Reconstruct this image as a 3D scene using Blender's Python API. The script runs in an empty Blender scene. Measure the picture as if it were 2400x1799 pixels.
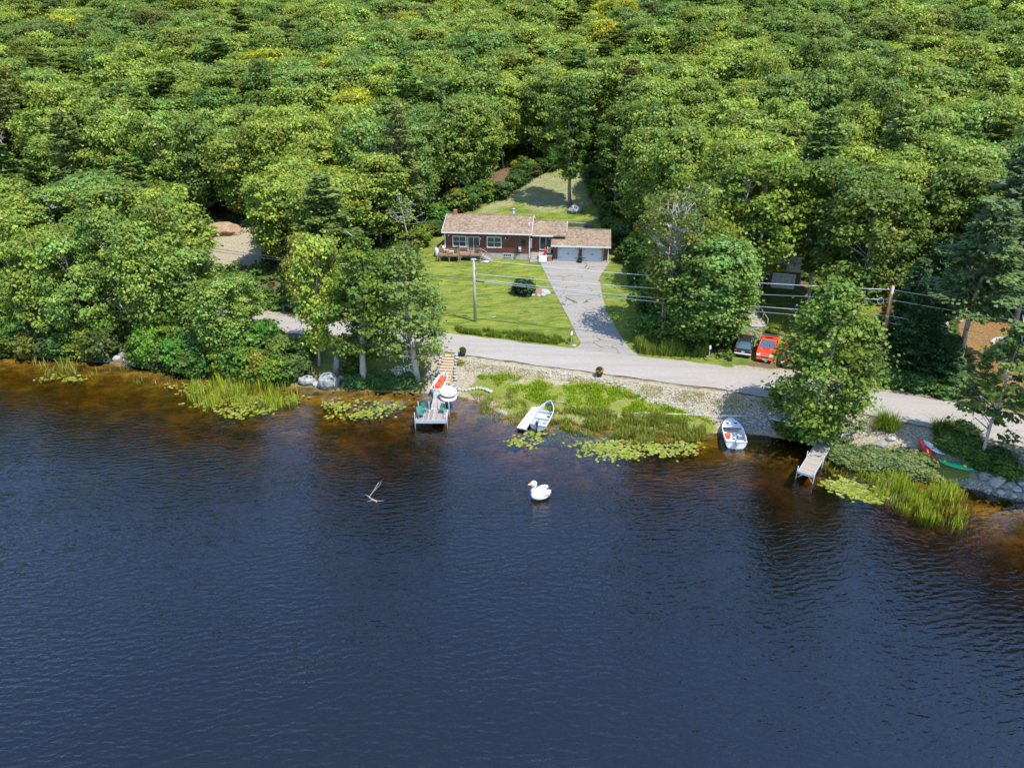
import bpy, math, random
import numpy as np
from mathutils import Vector, Matrix, noise as mnoise
S = bpy.context.scene
COL = S.collection
R = math.radians

# ---------------------------------------------------------------- camera, sky, sun, exposure
PITCH, FOC, CAMH = R(26.5), 1695.0, 34.0
cam = bpy.data.objects.new('camera', bpy.data.cameras.new('camera'))
COL.objects.link(cam)
cam.location = (0, 0, CAMH)
cam.rotation_euler = (R(90) - PITCH, 0, 0)
cam.data.sensor_width = 36
cam.data.lens = 36 * FOC / 2400
cam.data.clip_start = 0.5
cam.data.clip_end = 3000
S.camera = cam

SUN_DIR = Vector((0.36, -0.36, 1.0)).normalized()      # towards the sun
el = math.asin(SUN_DIR.z)
az = math.atan2(SUN_DIR.x, SUN_DIR.y)
world = bpy.data.worlds.new('World')
S.world = world
world.use_nodes = True
wn = world.node_tree
sky = wn.nodes.new('ShaderNodeTexSky')
sky.sky_type = 'NISHITA'
sky.sun_disc = False
sky.sun_elevation = el
sky.sun_rotation = az
sky.ozone_density = 4.2
sky.dust_density = 0.2
sky.air_density = 1.1
bg = wn.nodes['Background']
wn.links.new(sky.outputs[0], bg.inputs[0])
bg.inputs[1].default_value = 0.15
ld = bpy.data.lights.new('sun', 'SUN')
ld.energy = 2.9
ld.angle = R(0.5)
ld.color = (1.0, 0.95, 0.86)
sun = bpy.data.objects.new('sun', ld)
COL.objects.link(sun)
sun.rotation_euler = SUN_DIR.to_track_quat('Z', 'Y').to_euler()
S.view_settings.view_transform = 'Standard'
S.view_settings.look = 'None'
S.view_settings.gamma = 1
S.view_settings.exposure = 1.36
S.cycles.max_bounces = 6
S.cycles.diffuse_bounces = 4
S.cycles.transparent_max_bounces = 16
S.cycles.caustics_reflective = False
S.cycles.caustics_refractive = False

# ---------------------------------------------------------------- view maths (used to read places off the photo)
CP, SP = math.cos(PITCH), math.sin(PITCH)
def un(px, py, z=0.0):
    t = (py - 900) / FOC
    Z = (CAMH - z) / (SP + t * CP)
    return (px - 1200) / FOC * Z, Z * (CP - t * SP)
def proj(x, y, z):
    Z = y * CP + (CAMH - z) * SP
    return 1200 + FOC * x / Z, 900 + FOC * ((CAMH - z) * CP - y * SP) / Z

def curve(pts, z):
    w = sorted(un(px, py, z) for px, py in pts)
    return np.array([p[0] for p in w]), np.array([p[1] for p in w])
shore_px = [(0,836),(127,840),(222,848),(317,860),(475,882),(570,893),(649,903),(703,906),(758,912),(826,917),(961,920),(1015,924),(1062,926),(1120,940),(1170,968),(1210,985),(1300,985),(1400,1000),(1500,1010),(1651,1016),(1746,1015),(1828,1026),(1909,1040),(1946,1052),(2050,1100),(2169,1120),(2270,1142),(2400,1173)]
near_px = [(0,715),(300,738),(600,775),(900,803),(1064,829),(1264,857),(1380,872),(1440,880),(1719,918),(2005,966),(2139,993),(2195,1006),(2400,1049)]
far_px = [(0,685),(300,705),(600,738),(900,764),(1060,783),(1340,817),(1488,834),(1733,862),(1841,878),(2036,913),(2261,948),(2400,978)]
def ext(c, l, r):
    return np.concatenate([[l[0]], c[0], [r[0]]]), np.concatenate([[l[1]], c[1], [r[1]]])
SH = ext(curve(shore_px, 0), (-260, 92), (160, 0))
RN = ext(curve(near_px, 2.3), (-260, 108), (160, 2))
RF = ext(curve(far_px, 2.3), (-260, 113), (160, 9))
BED = ([0, 1.5, 4, 8, 13, 20, 45], [0, -0.2, -0.6, -1.3, -2.6, -3.8, -5.0])
HILL = ([0, 1.5, 5, 14, 26, 36, 43, 51, 64, 88, 128, 188, 270, 420, 700], [2.3, 2.25, 2.35, 2.9, 3.95, 4.15, 5.1, 6.7, 9.4, 13.5, 20, 31.5, 46, 66, 90])
def H(x, y):
    x = np.asarray(x, float); y = np.asarray(y, float)
    ys, yn, yf = (np.interp(x, *c) for c in (SH, RN, RF))
    u = np.clip((y - ys) / np.maximum(yn - ys, .5), 0, 1)
    bank = 2.3 * np.clip(u * 1.08, 0, 1) ** 1.15
    v = y - np.maximum(yf, 57 - 0.0 * x) * (x > 40) - yf * (x <= 40)
    hill = np.interp(v, *HILL)
    z = np.where(y < ys, np.interp((ys - y)*np.interp(x, [-60, -14, -4, 20, 32, 45], [.68, .75, 1.1, 1.2, 1.1, .8]), *BED), np.where(y < yn, bank, np.where(y <= yf, 2.3, hill)))
    wv = np.clip((v - 32) / 30, 0, 1)
    z = z + wv * (1.1 * np.sin(x * .045 + 1) * np.cos(y * .05) + .5 * np.sin(x * .13 + y * .09))
    wb = np.clip((ys - y) / 4, 0, 1)
    z = z + wb * .12 * np.sin(x * .5 + 1.3 * np.sin(y * .4)) * np.cos(y * .63)
    # level pad under the brown house
    px_ = np.clip(np.minimum(x + 14, 18 - x) / 4, 0, 1) * np.clip(np.minimum(y - 96, 111 - y) / 3, 0, 1)
    z = z * (1 - px_) + 4.0 * px_
    return z
def Hs(x, y):
    return float(H(x, y))
def G(px, py, up=0.0):
    z = 2.0
    for _ in range(40):
        x, y = un(px, py, z + up)
        z = z * .6 + .4 * Hs(x, y)
    return Vector((x, y, z + up))

# ---------------------------------------------------------------- object helpers
def tag(o, label=None, cat=None, group=None, kind=None):
    if label: o['label'] = label
    if cat: o['category'] = cat
    if group: o['group'] = group
    if kind: o['kind'] = kind
    return o
def empty(name, loc, label, cat, rz=0.0, group=None, scale=None):
    o = bpy.data.objects.new(name, None)
    o.empty_display_size = .3
    COL.objects.link(o)
    o.location = loc
    o.rotation_euler = (0, 0, rz)
    if scale: o.scale = scale
    return tag(o, label, cat, group)
def kids(o): return [c for c in bpy.data.objects if c.parent == o]
def dup(src, loc=None, rz=None, label=None, parent=None, group=None, ks=None):
    c = src.copy(); COL.objects.link(c)
    c.parent = parent
    if loc is not None: c.location = loc
    if rz is not None: c.rotation_euler = (0, 0, rz)
    if label: c['label'] = label
    if group: c['group'] = group
    for k in (kids(src) if ks is None else ks): dup(k, parent=c)
    return c

class MB:
    def __init__(s): s.v = []; s.f = []; s.M = None; s.sm = set()
    def add(s, vs, fs, smooth=False):
        b = len(s.v)
        if s.M is not None: vs = [tuple(s.M @ Vector(p)) for p in vs]
        s.v += [tuple(p) for p in vs]
        if smooth: s.sm.update(range(len(s.f), len(s.f) + len(fs)))
        s.f += [tuple(b + i for i in f) for f in fs]
        return s
    def box(s, x0, x1, y0, y1, z0, z1, bev=0.0):
        if bev <= 0:
            v = [(x, y, z) for z in (z0, z1) for y in (y0, y1) for x in (x0, x1)]
            return s.add(v, [(0,2,3,1),(4,5,7,6),(0,1,5,4),(2,6,7,3),(0,4,6,2),(1,3,7,5)])
        b = bev
        rings = []
        for z, i in ((z0, b), (z0 + b, 0), (z1 - b, 0), (z1, b)):
            rings.append([(x0+i+b, y0+i, z), (x1-i-b, y0+i, z), (x1-i, y0+i+b, z), (x1-i, y1-i-b, z), (x1-i-b, y1-i, z), (x0+i+b, y1-i, z), (x0+i, y1-i-b, z), (x0+i, y0+i+b, z)])
        return s.loft(rings)
    def loft(s, rings, cap0=True, cap1=True, smooth=False, closed=True):
        n = len(rings[0]); v = [p for r in rings for p in r]; f = []
        m = n if closed else n - 1
        for i in range(len(rings) - 1):
            for j in range(m):
                k = (j + 1) % n
                f.append((i*n+j, i*n+k, (i+1)*n+k, (i+1)*n+j))
        if cap0: f.append(tuple(reversed(range(n))))
        if cap1: f.append(tuple((len(rings)-1)*n + j for j in range(n)))
        return s.add(v, f, smooth)
    def tube(s, pts, rad, n=6, smooth=True, cap=True):
        pts = [Vector(p) for p in pts]
        if not hasattr(rad, '__len__'): rad = [rad] * len(pts)
        rings = []
        a = None
        for i, p in enumerate(pts):
            d = (pts[min(i+1, len(pts)-1)] - pts[max(i-1, 0)]).normalized()
            if a is None: a = d.orthogonal().normalized()
            a = (a - d * a.dot(d)).normalized()
            b = d.cross(a)
            rings.append([tuple(p + (a * math.cos(t) + b * math.sin(t)) * rad[i]) for t in [2*math.pi*k/n for k in range(n)]])
        return s.loft(rings, cap, cap, smooth)
    def lathe(s, prof, n=16, c=(0,0,0), smooth=True):
        rings = [[(c[0]+r*math.cos(2*math.pi*k/n), c[1]+r*math.sin(2*math.pi*k/n), c[2]+z) for k in range(n)] for r, z in prof]
        return s.loft(rings, True, True, smooth)
    def ell(s, c, r, n=12, m=8, tilt=None):
        v = []; f = []
        for i in range(m + 1):
            ph = math.pi * i / m
            for k in range(n):
                t = 2*math.pi*k/n
                p = Vector((r[0]*math.sin(ph)*math.cos(t), r[1]*math.sin(ph)*math.sin(t), r[2]*math.cos(ph)))
                if tilt: p = tilt @ p
                v.append((c[0]+p.x, c[1]+p.y, c[2]+p.z))
        for i in range(m):
            for k in range(n):
                q = (k+1) % n
                f.append((i*n+k, (i+1)*n+k, (i+1)*n+q, i*n+q))
        return s.add(v, f, True)
    def quad(s, a, b, c, d): return s.add([a, b, c, d], [(0,1,2,3)])
    def build(s, name, mat, parent=None, loc=None, label=None):
        me = bpy.data.meshes.new(name)
        me.from_pydata(s.v, [], s.f)
        me.validate(); me.update()
        if s.sm and len(me.polygons) == len(s.f):
            for i in s.sm: me.polygons[i].use_smooth = True
        me.materials.append(mat)
        o = bpy.data.objects.new(name, me); COL.objects.link(o)
        if parent: o.parent = parent
        if loc is not None: o.location = loc
        if label: o['label'] = label
        return o

# ---------------------------------------------------------------- materials
def newmat(name):
    m = bpy.data.materials.new(name); m.use_nodes = True
    nt = m.node_tree
    return m, nt, nt.nodes['Principled BSDF']
def N(nt, t, **kw):
    n = nt.nodes.new(t)
    for k, v in kw.items():
        if k in ('ins',):
            for a, b in v.items(): n.inputs[a].default_value = b
        else: setattr(n, k, v)
    return n
def ramp(nt, fac, stops, interp='LINEAR'):
    r = N(nt, 'ShaderNodeValToRGB'); r.color_ramp.interpolation = interp
    e = r.color_ramp.elements
    while len(e) < len(stops): e.new(.5)
    for i, (p, c) in enumerate(stops):
        e[i].position = p
        e[i].color = (c[0], c[1], c[2], 1) if hasattr(c, '__len__') else (c, c, c, 1)
    nt.links.new(fac, r.inputs[0])
    return r.outputs[0]
def tex(nt, scale, detail=4, rough=.55, coord='Object', sc=(1,1,1), rot=0, dist=0):
    tc = N(nt, 'ShaderNodeTexCoord'); mp = N(nt, 'ShaderNodeMapping')
    mp.inputs['Scale'].default_value = sc
    mp.inputs['Rotation'].default_value = (0, 0, rot)
    nt.links.new(tc.outputs[coord], mp.inputs[0])
    n = N(nt, 'ShaderNodeTexNoise')
    n.inputs['Scale'].default_value = scale; n.inputs['Detail'].default_value = detail
    n.inputs['Roughness'].default_value = rough; n.inputs['Distortion'].default_value = dist
    nt.links.new(mp.outputs[0], n.inputs['Vector'])
    return n.outputs['Fac']
def math_(nt, op, a, b=None, clamp=False):
    n = N(nt, 'ShaderNodeMath', operation=op, use_clamp=clamp)
    for i, q in enumerate((a, b)):
        if q is None: continue
        if isinstance(q, (int, float)): n.inputs[i].default_value = q
        else: nt.links.new(q, n.inputs[i])
    return n.outputs[0]
def mixc(nt, f, a, b, mode='MIX'):
    n = N(nt, 'ShaderNodeMix', data_type='RGBA', blend_type=mode)
    for i, q in ((0, f), (6, a), (7, b)):
        if isinstance(q, (int, float)): n.inputs[i].default_value = q
        elif hasattr(q, '__len__'): n.inputs[i].default_value = (q[0], q[1], q[2], 1)
        else: nt.links.new(q, n.inputs[i])
    return n.outputs[2]
def bump(nt, h, strength, dist, bsdf):
    b = N(nt, 'ShaderNodeBump'); b.inputs['Strength'].default_value = strength; b.inputs['Distance'].default_value = dist
    nt.links.new(h, b.inputs['Height']); nt.links.new(b.outputs[0], bsdf.inputs['Normal'])
def flat(name, col, rough=.6, metal=0, var=.15, scale=3, bmp=0, spec=.5, sc=(1,1,1)):
    m, nt, b = newmat(name)
    f = tex(nt, scale, 5, .6, sc=sc)
    c = ramp(nt, f, [(.3, [q*(1-var) for q in col]), (.7, [min(1, q*(1+var)) for q in col])])
    nt.links.new(c, b.inputs['Base Color'])
    b.inputs['Roughness'].default_value = rough; b.inputs['Metallic'].default_value = metal
    b.inputs['Specular IOR Level'].default_value = spec
    if bmp: bump(nt, f, bmp, .05, b)
    return m
def planks(name, c1, c2, axis=0, width=.14, rough=.75):
    m, nt, b = newmat(name)
    tc = N(nt, 'ShaderNodeTexCoord'); sx = N(nt, 'ShaderNodeSeparateXYZ')
    nt.links.new(tc.outputs['Object'], sx.inputs[0])
    u = math_(nt, 'DIVIDE', sx.outputs[axis], width)
    fr = math_(nt, 'FRACT', u)
    gap = math_(nt, 'LESS_THAN', fr, .12)
    cell = math_(nt, 'FLOOR', u)
    wn_ = N(nt, 'ShaderNodeTexWhiteNoise', noise_dimensions='1D'); nt.links.new(cell, wn_.inputs['W'])
    g = tex(nt, 6, 5, .6, sc=(1, 8, 1) if axis == 0 else (8, 1, 1))
    k = math_(nt, 'ADD', math_(nt, 'MULTIPLY', wn_.outputs[0], .6), math_(nt, 'MULTIPLY', g, .4))
    c = mixc(nt, k, c1, c2)
    c = mixc(nt, gap, c, [q*.25 for q in c1])
    nt.links.new(c, b.inputs['Base Color']); b.inputs['Roughness'].default_value = rough
    return m
# leaves: base colour is the object's colour times a per-leaf tint stored on the mesh
def leafmat(name, trans=.3, rough=.45):
    m, nt, b = newmat(name)
    oi = N(nt, 'ShaderNodeObjectInfo'); at = N(nt, 'ShaderNodeAttribute', attribute_name='tint')
    c = mixc(nt, 1.0, oi.outputs['Color'], at.outputs['Color'], 'MULTIPLY')
    nt.links.new(c, b.inputs['Base Color'])
    b.inputs['Roughness'].default_value = rough
    b.inputs['Specular IOR Level'].default_value = .22
    t = N(nt, 'ShaderNodeBsdfTranslucent')
    c2 = mixc(nt, 1.0, c, (1.0, 1.05, .45), 'MULTIPLY')
    nt.links.new(c2, t.inputs[0])
    mx = N(nt, 'ShaderNodeMixShader'); mx.inputs[0].default_value = trans
    nt.links.new(b.outputs[0], mx.inputs[1]); nt.links.new(t.outputs[0], mx.inputs[2])
    nt.links.new(mx.outputs[0], nt.nodes['Material Output'].inputs[0])
    return m
M = {}
M['leaf'] = leafmat('leaf', .42, .45); M['needle'] = leafmat('needle', .15, .55)
M['reed'] = leafmat('reed', .5, .5)
M['bark'] = flat('bark', (.22, .19, .16), .9, var=.4, scale=6, sc=(1,1,.25), bmp=.5)
M['palebark'] = flat('pale_bark', (.38, .35, .31), .9, var=.3, scale=6, sc=(1,1,.25))
M['deadwood'] = flat('dead_wood', (.40, .36, .31), .9, var=.25, scale=5)
M['white'] = flat('white_paint', (.62, .62, .61), .5, var=.04)
M['siding'] = None

# ground
def groundmat():
    m, nt, b = newmat('ground')
    L = nt.links
    at = N(nt, 'ShaderNodeAttribute', attribute_name='region')
    sp = N(nt, 'ShaderNodeSeparateColor'); L.new(at.outputs['Color'], sp.inputs[0])
    n1 = tex(nt, .9, 6, .65); n2 = tex(nt, 5, 6, .7); n3 = tex(nt, .12, 3, .5); n4 = tex(nt, 22, 3, .7)
    def sel(ch, amp=1.1, soft=.12):
        q = math_(nt, 'ADD', ch, math_(nt, 'MULTIPLY', math_(nt, 'SUBTRACT', math_(nt, 'ADD', math_(nt, 'MULTIPLY', n1, .55), math_(nt, 'MULTIPLY', n2, .45)), .5), amp))
        r = N(nt, 'ShaderNodeMapRange'); r.inputs[1].default_value = .5 - soft; r.inputs[2].default_value = .5 + soft
        L.new(q, r.inputs[0]); return r.outputs[0]
    floor = ramp(nt, n2, [(.25, (.06, .045, .028)), (.5, (.14, .095, .055)), (.75, (.22, .15, .08))])
    mow = tex(nt, .7, 7, .75, sc=(.5, 1.7, 1), rot=.12, dist=.8)
    lawn = mixc(nt, ramp(nt, mow, [(.43, 0), (.56, 1)]), (.07, .135, .014), (.26, .29, .045))
    lawn = mixc(nt, ramp(nt, n1, [(.46, 0), (.6, .7)]), lawn, (.23, .21, .05))
    lawn = mixc(nt, ramp(nt, n4, [(.35, .75), (.6, 0)]), lawn, (.045, .08, .01))
    dry = mixc(nt, ramp(nt, n4, [(.35, 0), (.6, 1)]), (.20, .16, .115), (.47, .40, .31))
    dry = mixc(nt, ramp(nt, n2, [(.45, 0), (.62, .8)]), dry, (.15, .15, .05))
    wet = mixc(nt, ramp(nt, n2, [(.35, 0), (.65, 1)]), (.10, .155, .012), (.21, .25, .035))
    wet = mixc(nt, ramp(nt, n1, [(.4, 0), (.6, .8)]), wet, (.20, .17, .06))
    c = mixc(nt, sel(sp.outputs[1]), floor, dry)
    c = mixc(nt, sel(sp.outputs[0], .7), c, lawn)
    c = mixc(nt, sel(sp.outputs[2], 1.2), c, wet)
    nd = mixc(nt, ramp(nt, n2, [(.35, 0), (.65, 1)]), (.13, .075, .03), (.30, .18, .065))
    c = mixc(nt, sel(at.outputs['Alpha']), c, nd)
    # lake bed: orange silt with dark weed
    geo = N(nt, 'ShaderNodeNewGeometry'); sz = N(nt, 'ShaderNodeSeparateXYZ'); L.new(geo.outputs['Position'], sz.inputs[0])
    w1 = tex(nt, .5, 8, .75, sc=(.8, 1.4, 1), dist=.3)
    bed = ramp(nt, w1, [(.36, (.04, .035, .014)), (.5, (.16, .105, .03)), (.66, (.42, .27, .075))])
    mr = N(nt, 'ShaderNodeMapRange'); mr.inputs[1].default_value = -.02; mr.inputs[2].default_value = .07
    L.new(sz.outputs[2], mr.inputs[0])
    c = mixc(nt, mr.outputs[0], bed, c)
    L.new(c, b.inputs['Base Color']); b.inputs['Roughness'].default_value = .95
    b.inputs['Specular IOR Level'].default_value = .15
    hh = math_(nt, 'ADD', math_(nt, 'MULTIPLY', n2, 1.0), math_(nt, 'MULTIPLY', n4, .5))
    bump(nt, hh, .9, .12, b)
    return m
M['ground'] = groundmat()

def asphalt(name, base, crack=0.0):
    m, nt, b = newmat(name)
    g = tex(nt, 40, 3, .8); l = tex(nt, .5, 5, .6, sc=(.35, 1.5, 1), rot=.28); s = tex(nt, 3, 5, .6)
    c = ramp(nt, g, [(.25, [q*.8 for q in base]), (.75, [q*1.14 for q in base])])
    c = mixc(nt, ramp(nt, l, [(.4, 0), (.75, .35)]), c, [q*.75 for q in base])
    c = mixc(nt, ramp(nt, s, [(.5, 0), (.7, .45)]), c, [min(1, q*1.25) for q in base])
    tr_ = tex(nt, 1.0, 3, .5, sc=(.08, 1.3, 1), rot=.28)
    c = mixc(nt, ramp(nt, tr_, [(.45, 0), (.6, .3)]), c, [q*.7 for q in base])
    if crack:
        tc = N(nt, 'ShaderNodeTexCoord')
        dn = N(nt, 'ShaderNodeTexNoise'); dn.inputs['Scale'].default_value = .6
        nt.links.new(tc.outputs['Object'], dn.inputs['Vector'])
        vm = N(nt, 'ShaderNodeVectorMath', operation='MULTIPLY_ADD')
        nt.links.new(dn.outputs['Color'], vm.inputs[0]); vm.inputs[1].default_value = (2.5, 2.5, 0)
        nt.links.new(tc.outputs['Object'], vm.inputs[2])
        v = N(nt, 'ShaderNodeTexVoronoi', feature='DISTANCE_TO_EDGE'); v.inputs['Scale'].default_value = .28
        nt.links.new(vm.outputs[0], v.inputs['Vector'])
        ed = ramp(nt, v.outputs['Distance'], [(.004, crack), (.02, 0)])
        k = ramp(nt, tex(nt, .35, 3, .5), [(.42, 0), (.5, 1)])
        c = mixc(nt, math_(nt, 'MULTIPLY', ed, k), c, (.07, .085, .03))
        pt = ramp(nt, tex(nt, .8, 5, .6), [(.66, 0), (.7, .8)])
        c = mixc(nt, pt, c, (.16, .17, .08))
    nt.links.new(c, b.inputs['Base Color']); b.inputs['Roughness'].default_value = .9
    b.inputs['Specular IOR Level'].default_value = .2
    bump(nt, g, .4, .01, b)
    return m
M['road'] = asphalt('road_asphalt', (.30, .27, .238))
M['drive'] = asphalt('driveway_asphalt', (.255, .235, .208), 1.0)
M['apron'] = asphalt('apron_asphalt', (.24, .235, .22))
M['gravel'] = flat('gravel', (.42, .36, .28), .95, var=.3, scale=14, bmp=.6)

def watermat():
    m, nt, b = newmat('lake_water')
    L = nt.links; nt.nodes.remove(b)
    out = nt.nodes['Material Output']
    a = tex(nt, 1.0, 3, .55, sc=(.75, 2.9, 1), rot=R(5))
    bb = tex(nt, 1.0, 3, .55, sc=(.7, 2.7, 1), rot=R(-16))
    c = tex(nt, .12, 3, .5)                                          # where each wave train is strong
    fl = tex(nt, 1.0, 2, .5, sc=(2.2, 4.6, 1), rot=R(12))
    k = ramp(nt, c, [(.38, 0), (.62, 1)])
    def wave(rot, lam, dist):
        tc = N(nt, 'ShaderNodeTexCoord'); mp = N(nt, 'ShaderNodeMapping'); mp.inputs['Rotation'].default_value = (0, 0, rot); L.new(tc.outputs['Object'], mp.inputs[0])
        wv = N(nt, 'ShaderNodeTexWave', wave_type='BANDS', bands_direction='Y', wave_profile='SIN'); L.new(mp.outputs[0], wv.inputs['Vector'])
        wv.inputs['Scale'].default_value = 2*math.pi/(20*lam); wv.inputs['Distortion'].default_value = dist; wv.inputs['Detail'].default_value = 3; wv.inputs['Detail Scale'].default_value = .9; wv.inputs['Detail Roughness'].default_value = .6
        return wv.outputs['Fac']
    a = math_(nt, 'ADD', math_(nt, 'MULTIPLY', a, .8), math_(nt, 'MULTIPLY', wave(R(4), .62, 12), .16))
    bb = math_(nt, 'ADD', math_(nt, 'MULTIPLY', bb, .8), math_(nt, 'MULTIPLY', wave(R(-15), .55, 10), .22))
    h = N(nt, 'ShaderNodeMix', data_type='FLOAT'); L.new(k, h.inputs[0]); L.new(a, h.inputs[2]); L.new(bb, h.inputs[3])
    hh = math_(nt, 'ADD', h.outputs[0], math_(nt, 'MULTIPLY', fl, .3))
    # calm strip along the bank
    at = N(nt, 'ShaderNodeAttribute', attribute_name='calm')
    hh = math_(nt, 'MULTIPLY', hh, at.outputs['Fac'])
    gust = ramp(nt, tex(nt, .05, 4, .6, sc=(.7, 1.6, 1)), [(.35, .6), (.65, 1.2)])
    hh = math_(nt, 'MULTIPLY', hh, gust)
    bp = N(nt, 'ShaderNodeBump'); bp.inputs['Strength'].default_value = 1.0; bp.inputs['Distance'].default_value = .1
    L.new(hh, bp.inputs['Height'])
    fr = N(nt, 'ShaderNodeFresnel'); fr.inputs['IOR'].default_value = 1.75; L.new(bp.outputs[0], fr.inputs['Normal'])
    gl = N(nt, 'ShaderNodeBsdfGlossy'); gl.inputs['Roughness'].default_value = .02; L.new(bp.outputs[0], gl.inputs['Normal'])
    gl.inputs['Color'].default_value = (.84, .95, 1, 1)
    tr = N(nt, 'ShaderNodeBsdfTransparent'); tr.inputs[0].default_value = (.97, .95, .9, 1)
    mx = N(nt, 'ShaderNodeMixShader'); L.new(fr.outputs[0], mx.inputs[0])
    df = N(nt, 'ShaderNodeBsdfDiffuse'); df.inputs[0].default_value = (.075, .052, .022, 1)   # suspended silt and tannin
    m2 = N(nt, 'ShaderNodeMixShader'); m2.inputs[0].default_value = .035; L.new(tr.outputs[0], m2.inputs[1]); L.new(df.outputs[0], m2.inputs[2]); L.new(m2.outputs[0], mx.inputs[1]); L.new(gl.outputs[0], mx.inputs[2])
    L.new(mx.outputs[0], out.inputs[0])
    va = N(nt, 'ShaderNodeVolumeAbsorption'); va.inputs['Color'].default_value = (.80, .735, .30, 1); va.inputs['Density'].default_value = 2.6
    L.new(va.outputs[0], out.inputs['Volume'])
    return m
M['water'] = watermat()

# ---------------------------------------------------------------- terrain
def inpoly(X, Y, poly):
    r = np.zeros(X.shape, bool); n = len(poly)
    for i in range(n):
        x0, y0 = poly[i]; x1, y1 = poly[(i+1) % n]
        if y0 == y1: continue
        c = ((y0 > Y) != (y1 > Y)) & (X < (x1-x0)*(Y-y0)/(y1-y0)+x0)
        r ^= c
    return r
def blur(a, k):
    for _ in range(k):
        p = np.pad(a, 1, mode='edge')
        a = (p[:-2,1:-1]+p[2:,1:-1]+p[1:-1,:-2]+p[1:-1,2:]+a*2)/6
    return a
def axis(*segs):
    r = []
    for a, b_, st in segs: r += list(np.arange(a, b_, st))
    return np.array(r + [segs[-1][1]])
gx = axis((-300, -72, 4), (-72, 60, .5), (60, 300, 4))
gy = axis((0, 44, 4), (44, 118, .5), (118, 160, 1.5), (160, 700, 6))
GX, GY = np.meshgrid(gx, gy)
GZ = H(GX, GY)
ysh, ynr, yfr = (np.interp(GX, *c) for c in (SH, RN, RF))
onroad = (GY > ynr + .2) & (GY < yfr - .2)
GZ = GZ - .06 * onroad
PXX = 1200 + FOC * GX / (GY*CP + (CAMH-GZ)*SP)
PYY = 900 + FOC * ((CAMH-GZ)*CP - GY*SP) / (GY*CP + (CAMH-GZ)*SP)
lawn = np.zeros(GX.shape); dry = lawn.copy(); wet = lawn.copy()
yard = [(-22, 75), (-16, 103), (-8, 122), (6, 124), (15, 118), (17, 100), (16, 84), (23, 68), (10, 66), (-10, 72)]
lawn[inpoly(GX, GY, yard)] = 1
dry[inpoly(PXX, PYY, [(1100,505),(1200,445),(1215,405),(1440,405),(1430,480),(1330,500),(1250,500),(1215,478),(1160,500)])] = .95
lawn[inpoly(GX, GY, [(-12,112),(0,134),(2,146),(17,146),(19,120),(10,118)])] = .7
lawn[inpoly(PXX, PYY, [(1100,505),(1200,445),(1215,405),(1440,405),(1430,480),(1330,500),(1250,500),(1215,478),(1160,500)])] = .52
lawn[inpoly(GX, GY, [(24,76),(42,68),(44,84),(30,90)])] = .9
lawn[inpoly(PXX, PYY, [(1700,775),(1880,785),(1870,850),(1700,860)])] = .62
lawn[inpoly(PXX, PYY, [(1480,836),(1660,830),(1700,850),(1740,880),(1700,872)])] = .9
bank = (GY > ysh - .5) & (GY < ynr)
u = (GY - ysh) / np.maximum(ynr - ysh, 1)
dry[bank & (GX > -9) ] = .75
lawn[bank & (GX <= -9) & (GX > -26)] = .55; dry[bank & (GX <= -9) & (GX > -26)] = .45
wet[inpoly(PXX, PYY, [(1120,885),(1200,900),(1330,905),(1340,880),(1440,900),(1480,930),(1600,960),(1680,985),(1680,1020),(1400,1005),(1200,980),(1150,935),(1080,920)])] = .95
wet[inpoly(PXX, PYY, [(1090,862),(1250,872),(1340,885),(1280,900),(1130,890)])] = .5
wet[inpoly(PXX, PYY, [(1200,960),(1440,960),(1640,985),(1640,1030),(1200,1010)])] = .55
wet[inpoly(PXX, PYY, [(1960,1050),(2100,1040),(2290,1100),(2280,1140),(2050,1120),(1950,1075)])] = .7
dry[inpoly(PXX, PYY, [(1700,858),(1900,868),(2000,900),(1860,885),(1700,878)])] = 1
dry[inpoly(PXX, PYY, [(1450,500),(1000,0),(0,0)])] *= 1
dry[(GY > yfr) & (GY < yfr + 1.2)] = .7
dry[(GY > 98) & (GY < 122) & (GX > -56) & (GX < -34)] = .95
dry[(GY > 88) & (GY < 104) & (GX > -68) & (GX < -56)] = .8
dry[inpoly(GX, GY, [(-70,86),(-14,77),(-14,84),(-40,90),(-70,98)])] = .85
floorR = (GX > 38) & (GY > yfr) & (GY < yfr + 22)
dry[floorR] = .5
needle = np.zeros(GX.shape); needle[inpoly(GX, GY, [(41,62),(52,56),(75,50),(75,80),(46,90),(42,76)])] = .75; needle[GY < yfr + 1.6] *= .5
lawn, dry, wet = blur(lawn, 1), blur(dry, 1), blur(wet, 2)
def gridmesh(name, X, Y, Z, mat, colname=None, colors=None, kind='structure', smooth=True):
    ny, nx = X.shape
    me = bpy.data.meshes.new(name)
    co = np.stack([X, Y, Z], -1).reshape(-1, 3).astype(np.float32)
    i = np.arange(ny*nx).reshape(ny, nx)
    q = np.stack([i[:-1,:-1], i[:-1,1:], i[1:,1:], i[1:,:-1]], -1).reshape(-1)
    me.vertices.add(len(co)); me.vertices.foreach_set('co', co.ravel())
    nf = len(q)//4
    me.loops.add(len(q)); me.loops.foreach_set('vertex_index', q.astype(np.int32))
    me.polygons.add(nf); me.polygons.foreach_set('loop_start', np.arange(0, len(q), 4, dtype=np.int32))
    me.update(calc_edges=True)
    if smooth: me.polygons.foreach_set('use_smooth', np.ones(nf, bool))
    if colname:
        ca = me.color_attributes.new(colname, 'FLOAT_COLOR', 'POINT')
        ca.data.foreach_set('color', colors.astype(np.float32).ravel())
    me.materials.append(mat)
    o = bpy.data.objects.new(name, me); COL.objects.link(o)
    if kind: o['kind'] = kind
    return o
gridmesh('ground', GX, GY, GZ, M['ground'], 'region', np.stack([lawn, dry, wet, blur(needle, 2)], -1).reshape(-1, 4))

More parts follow.
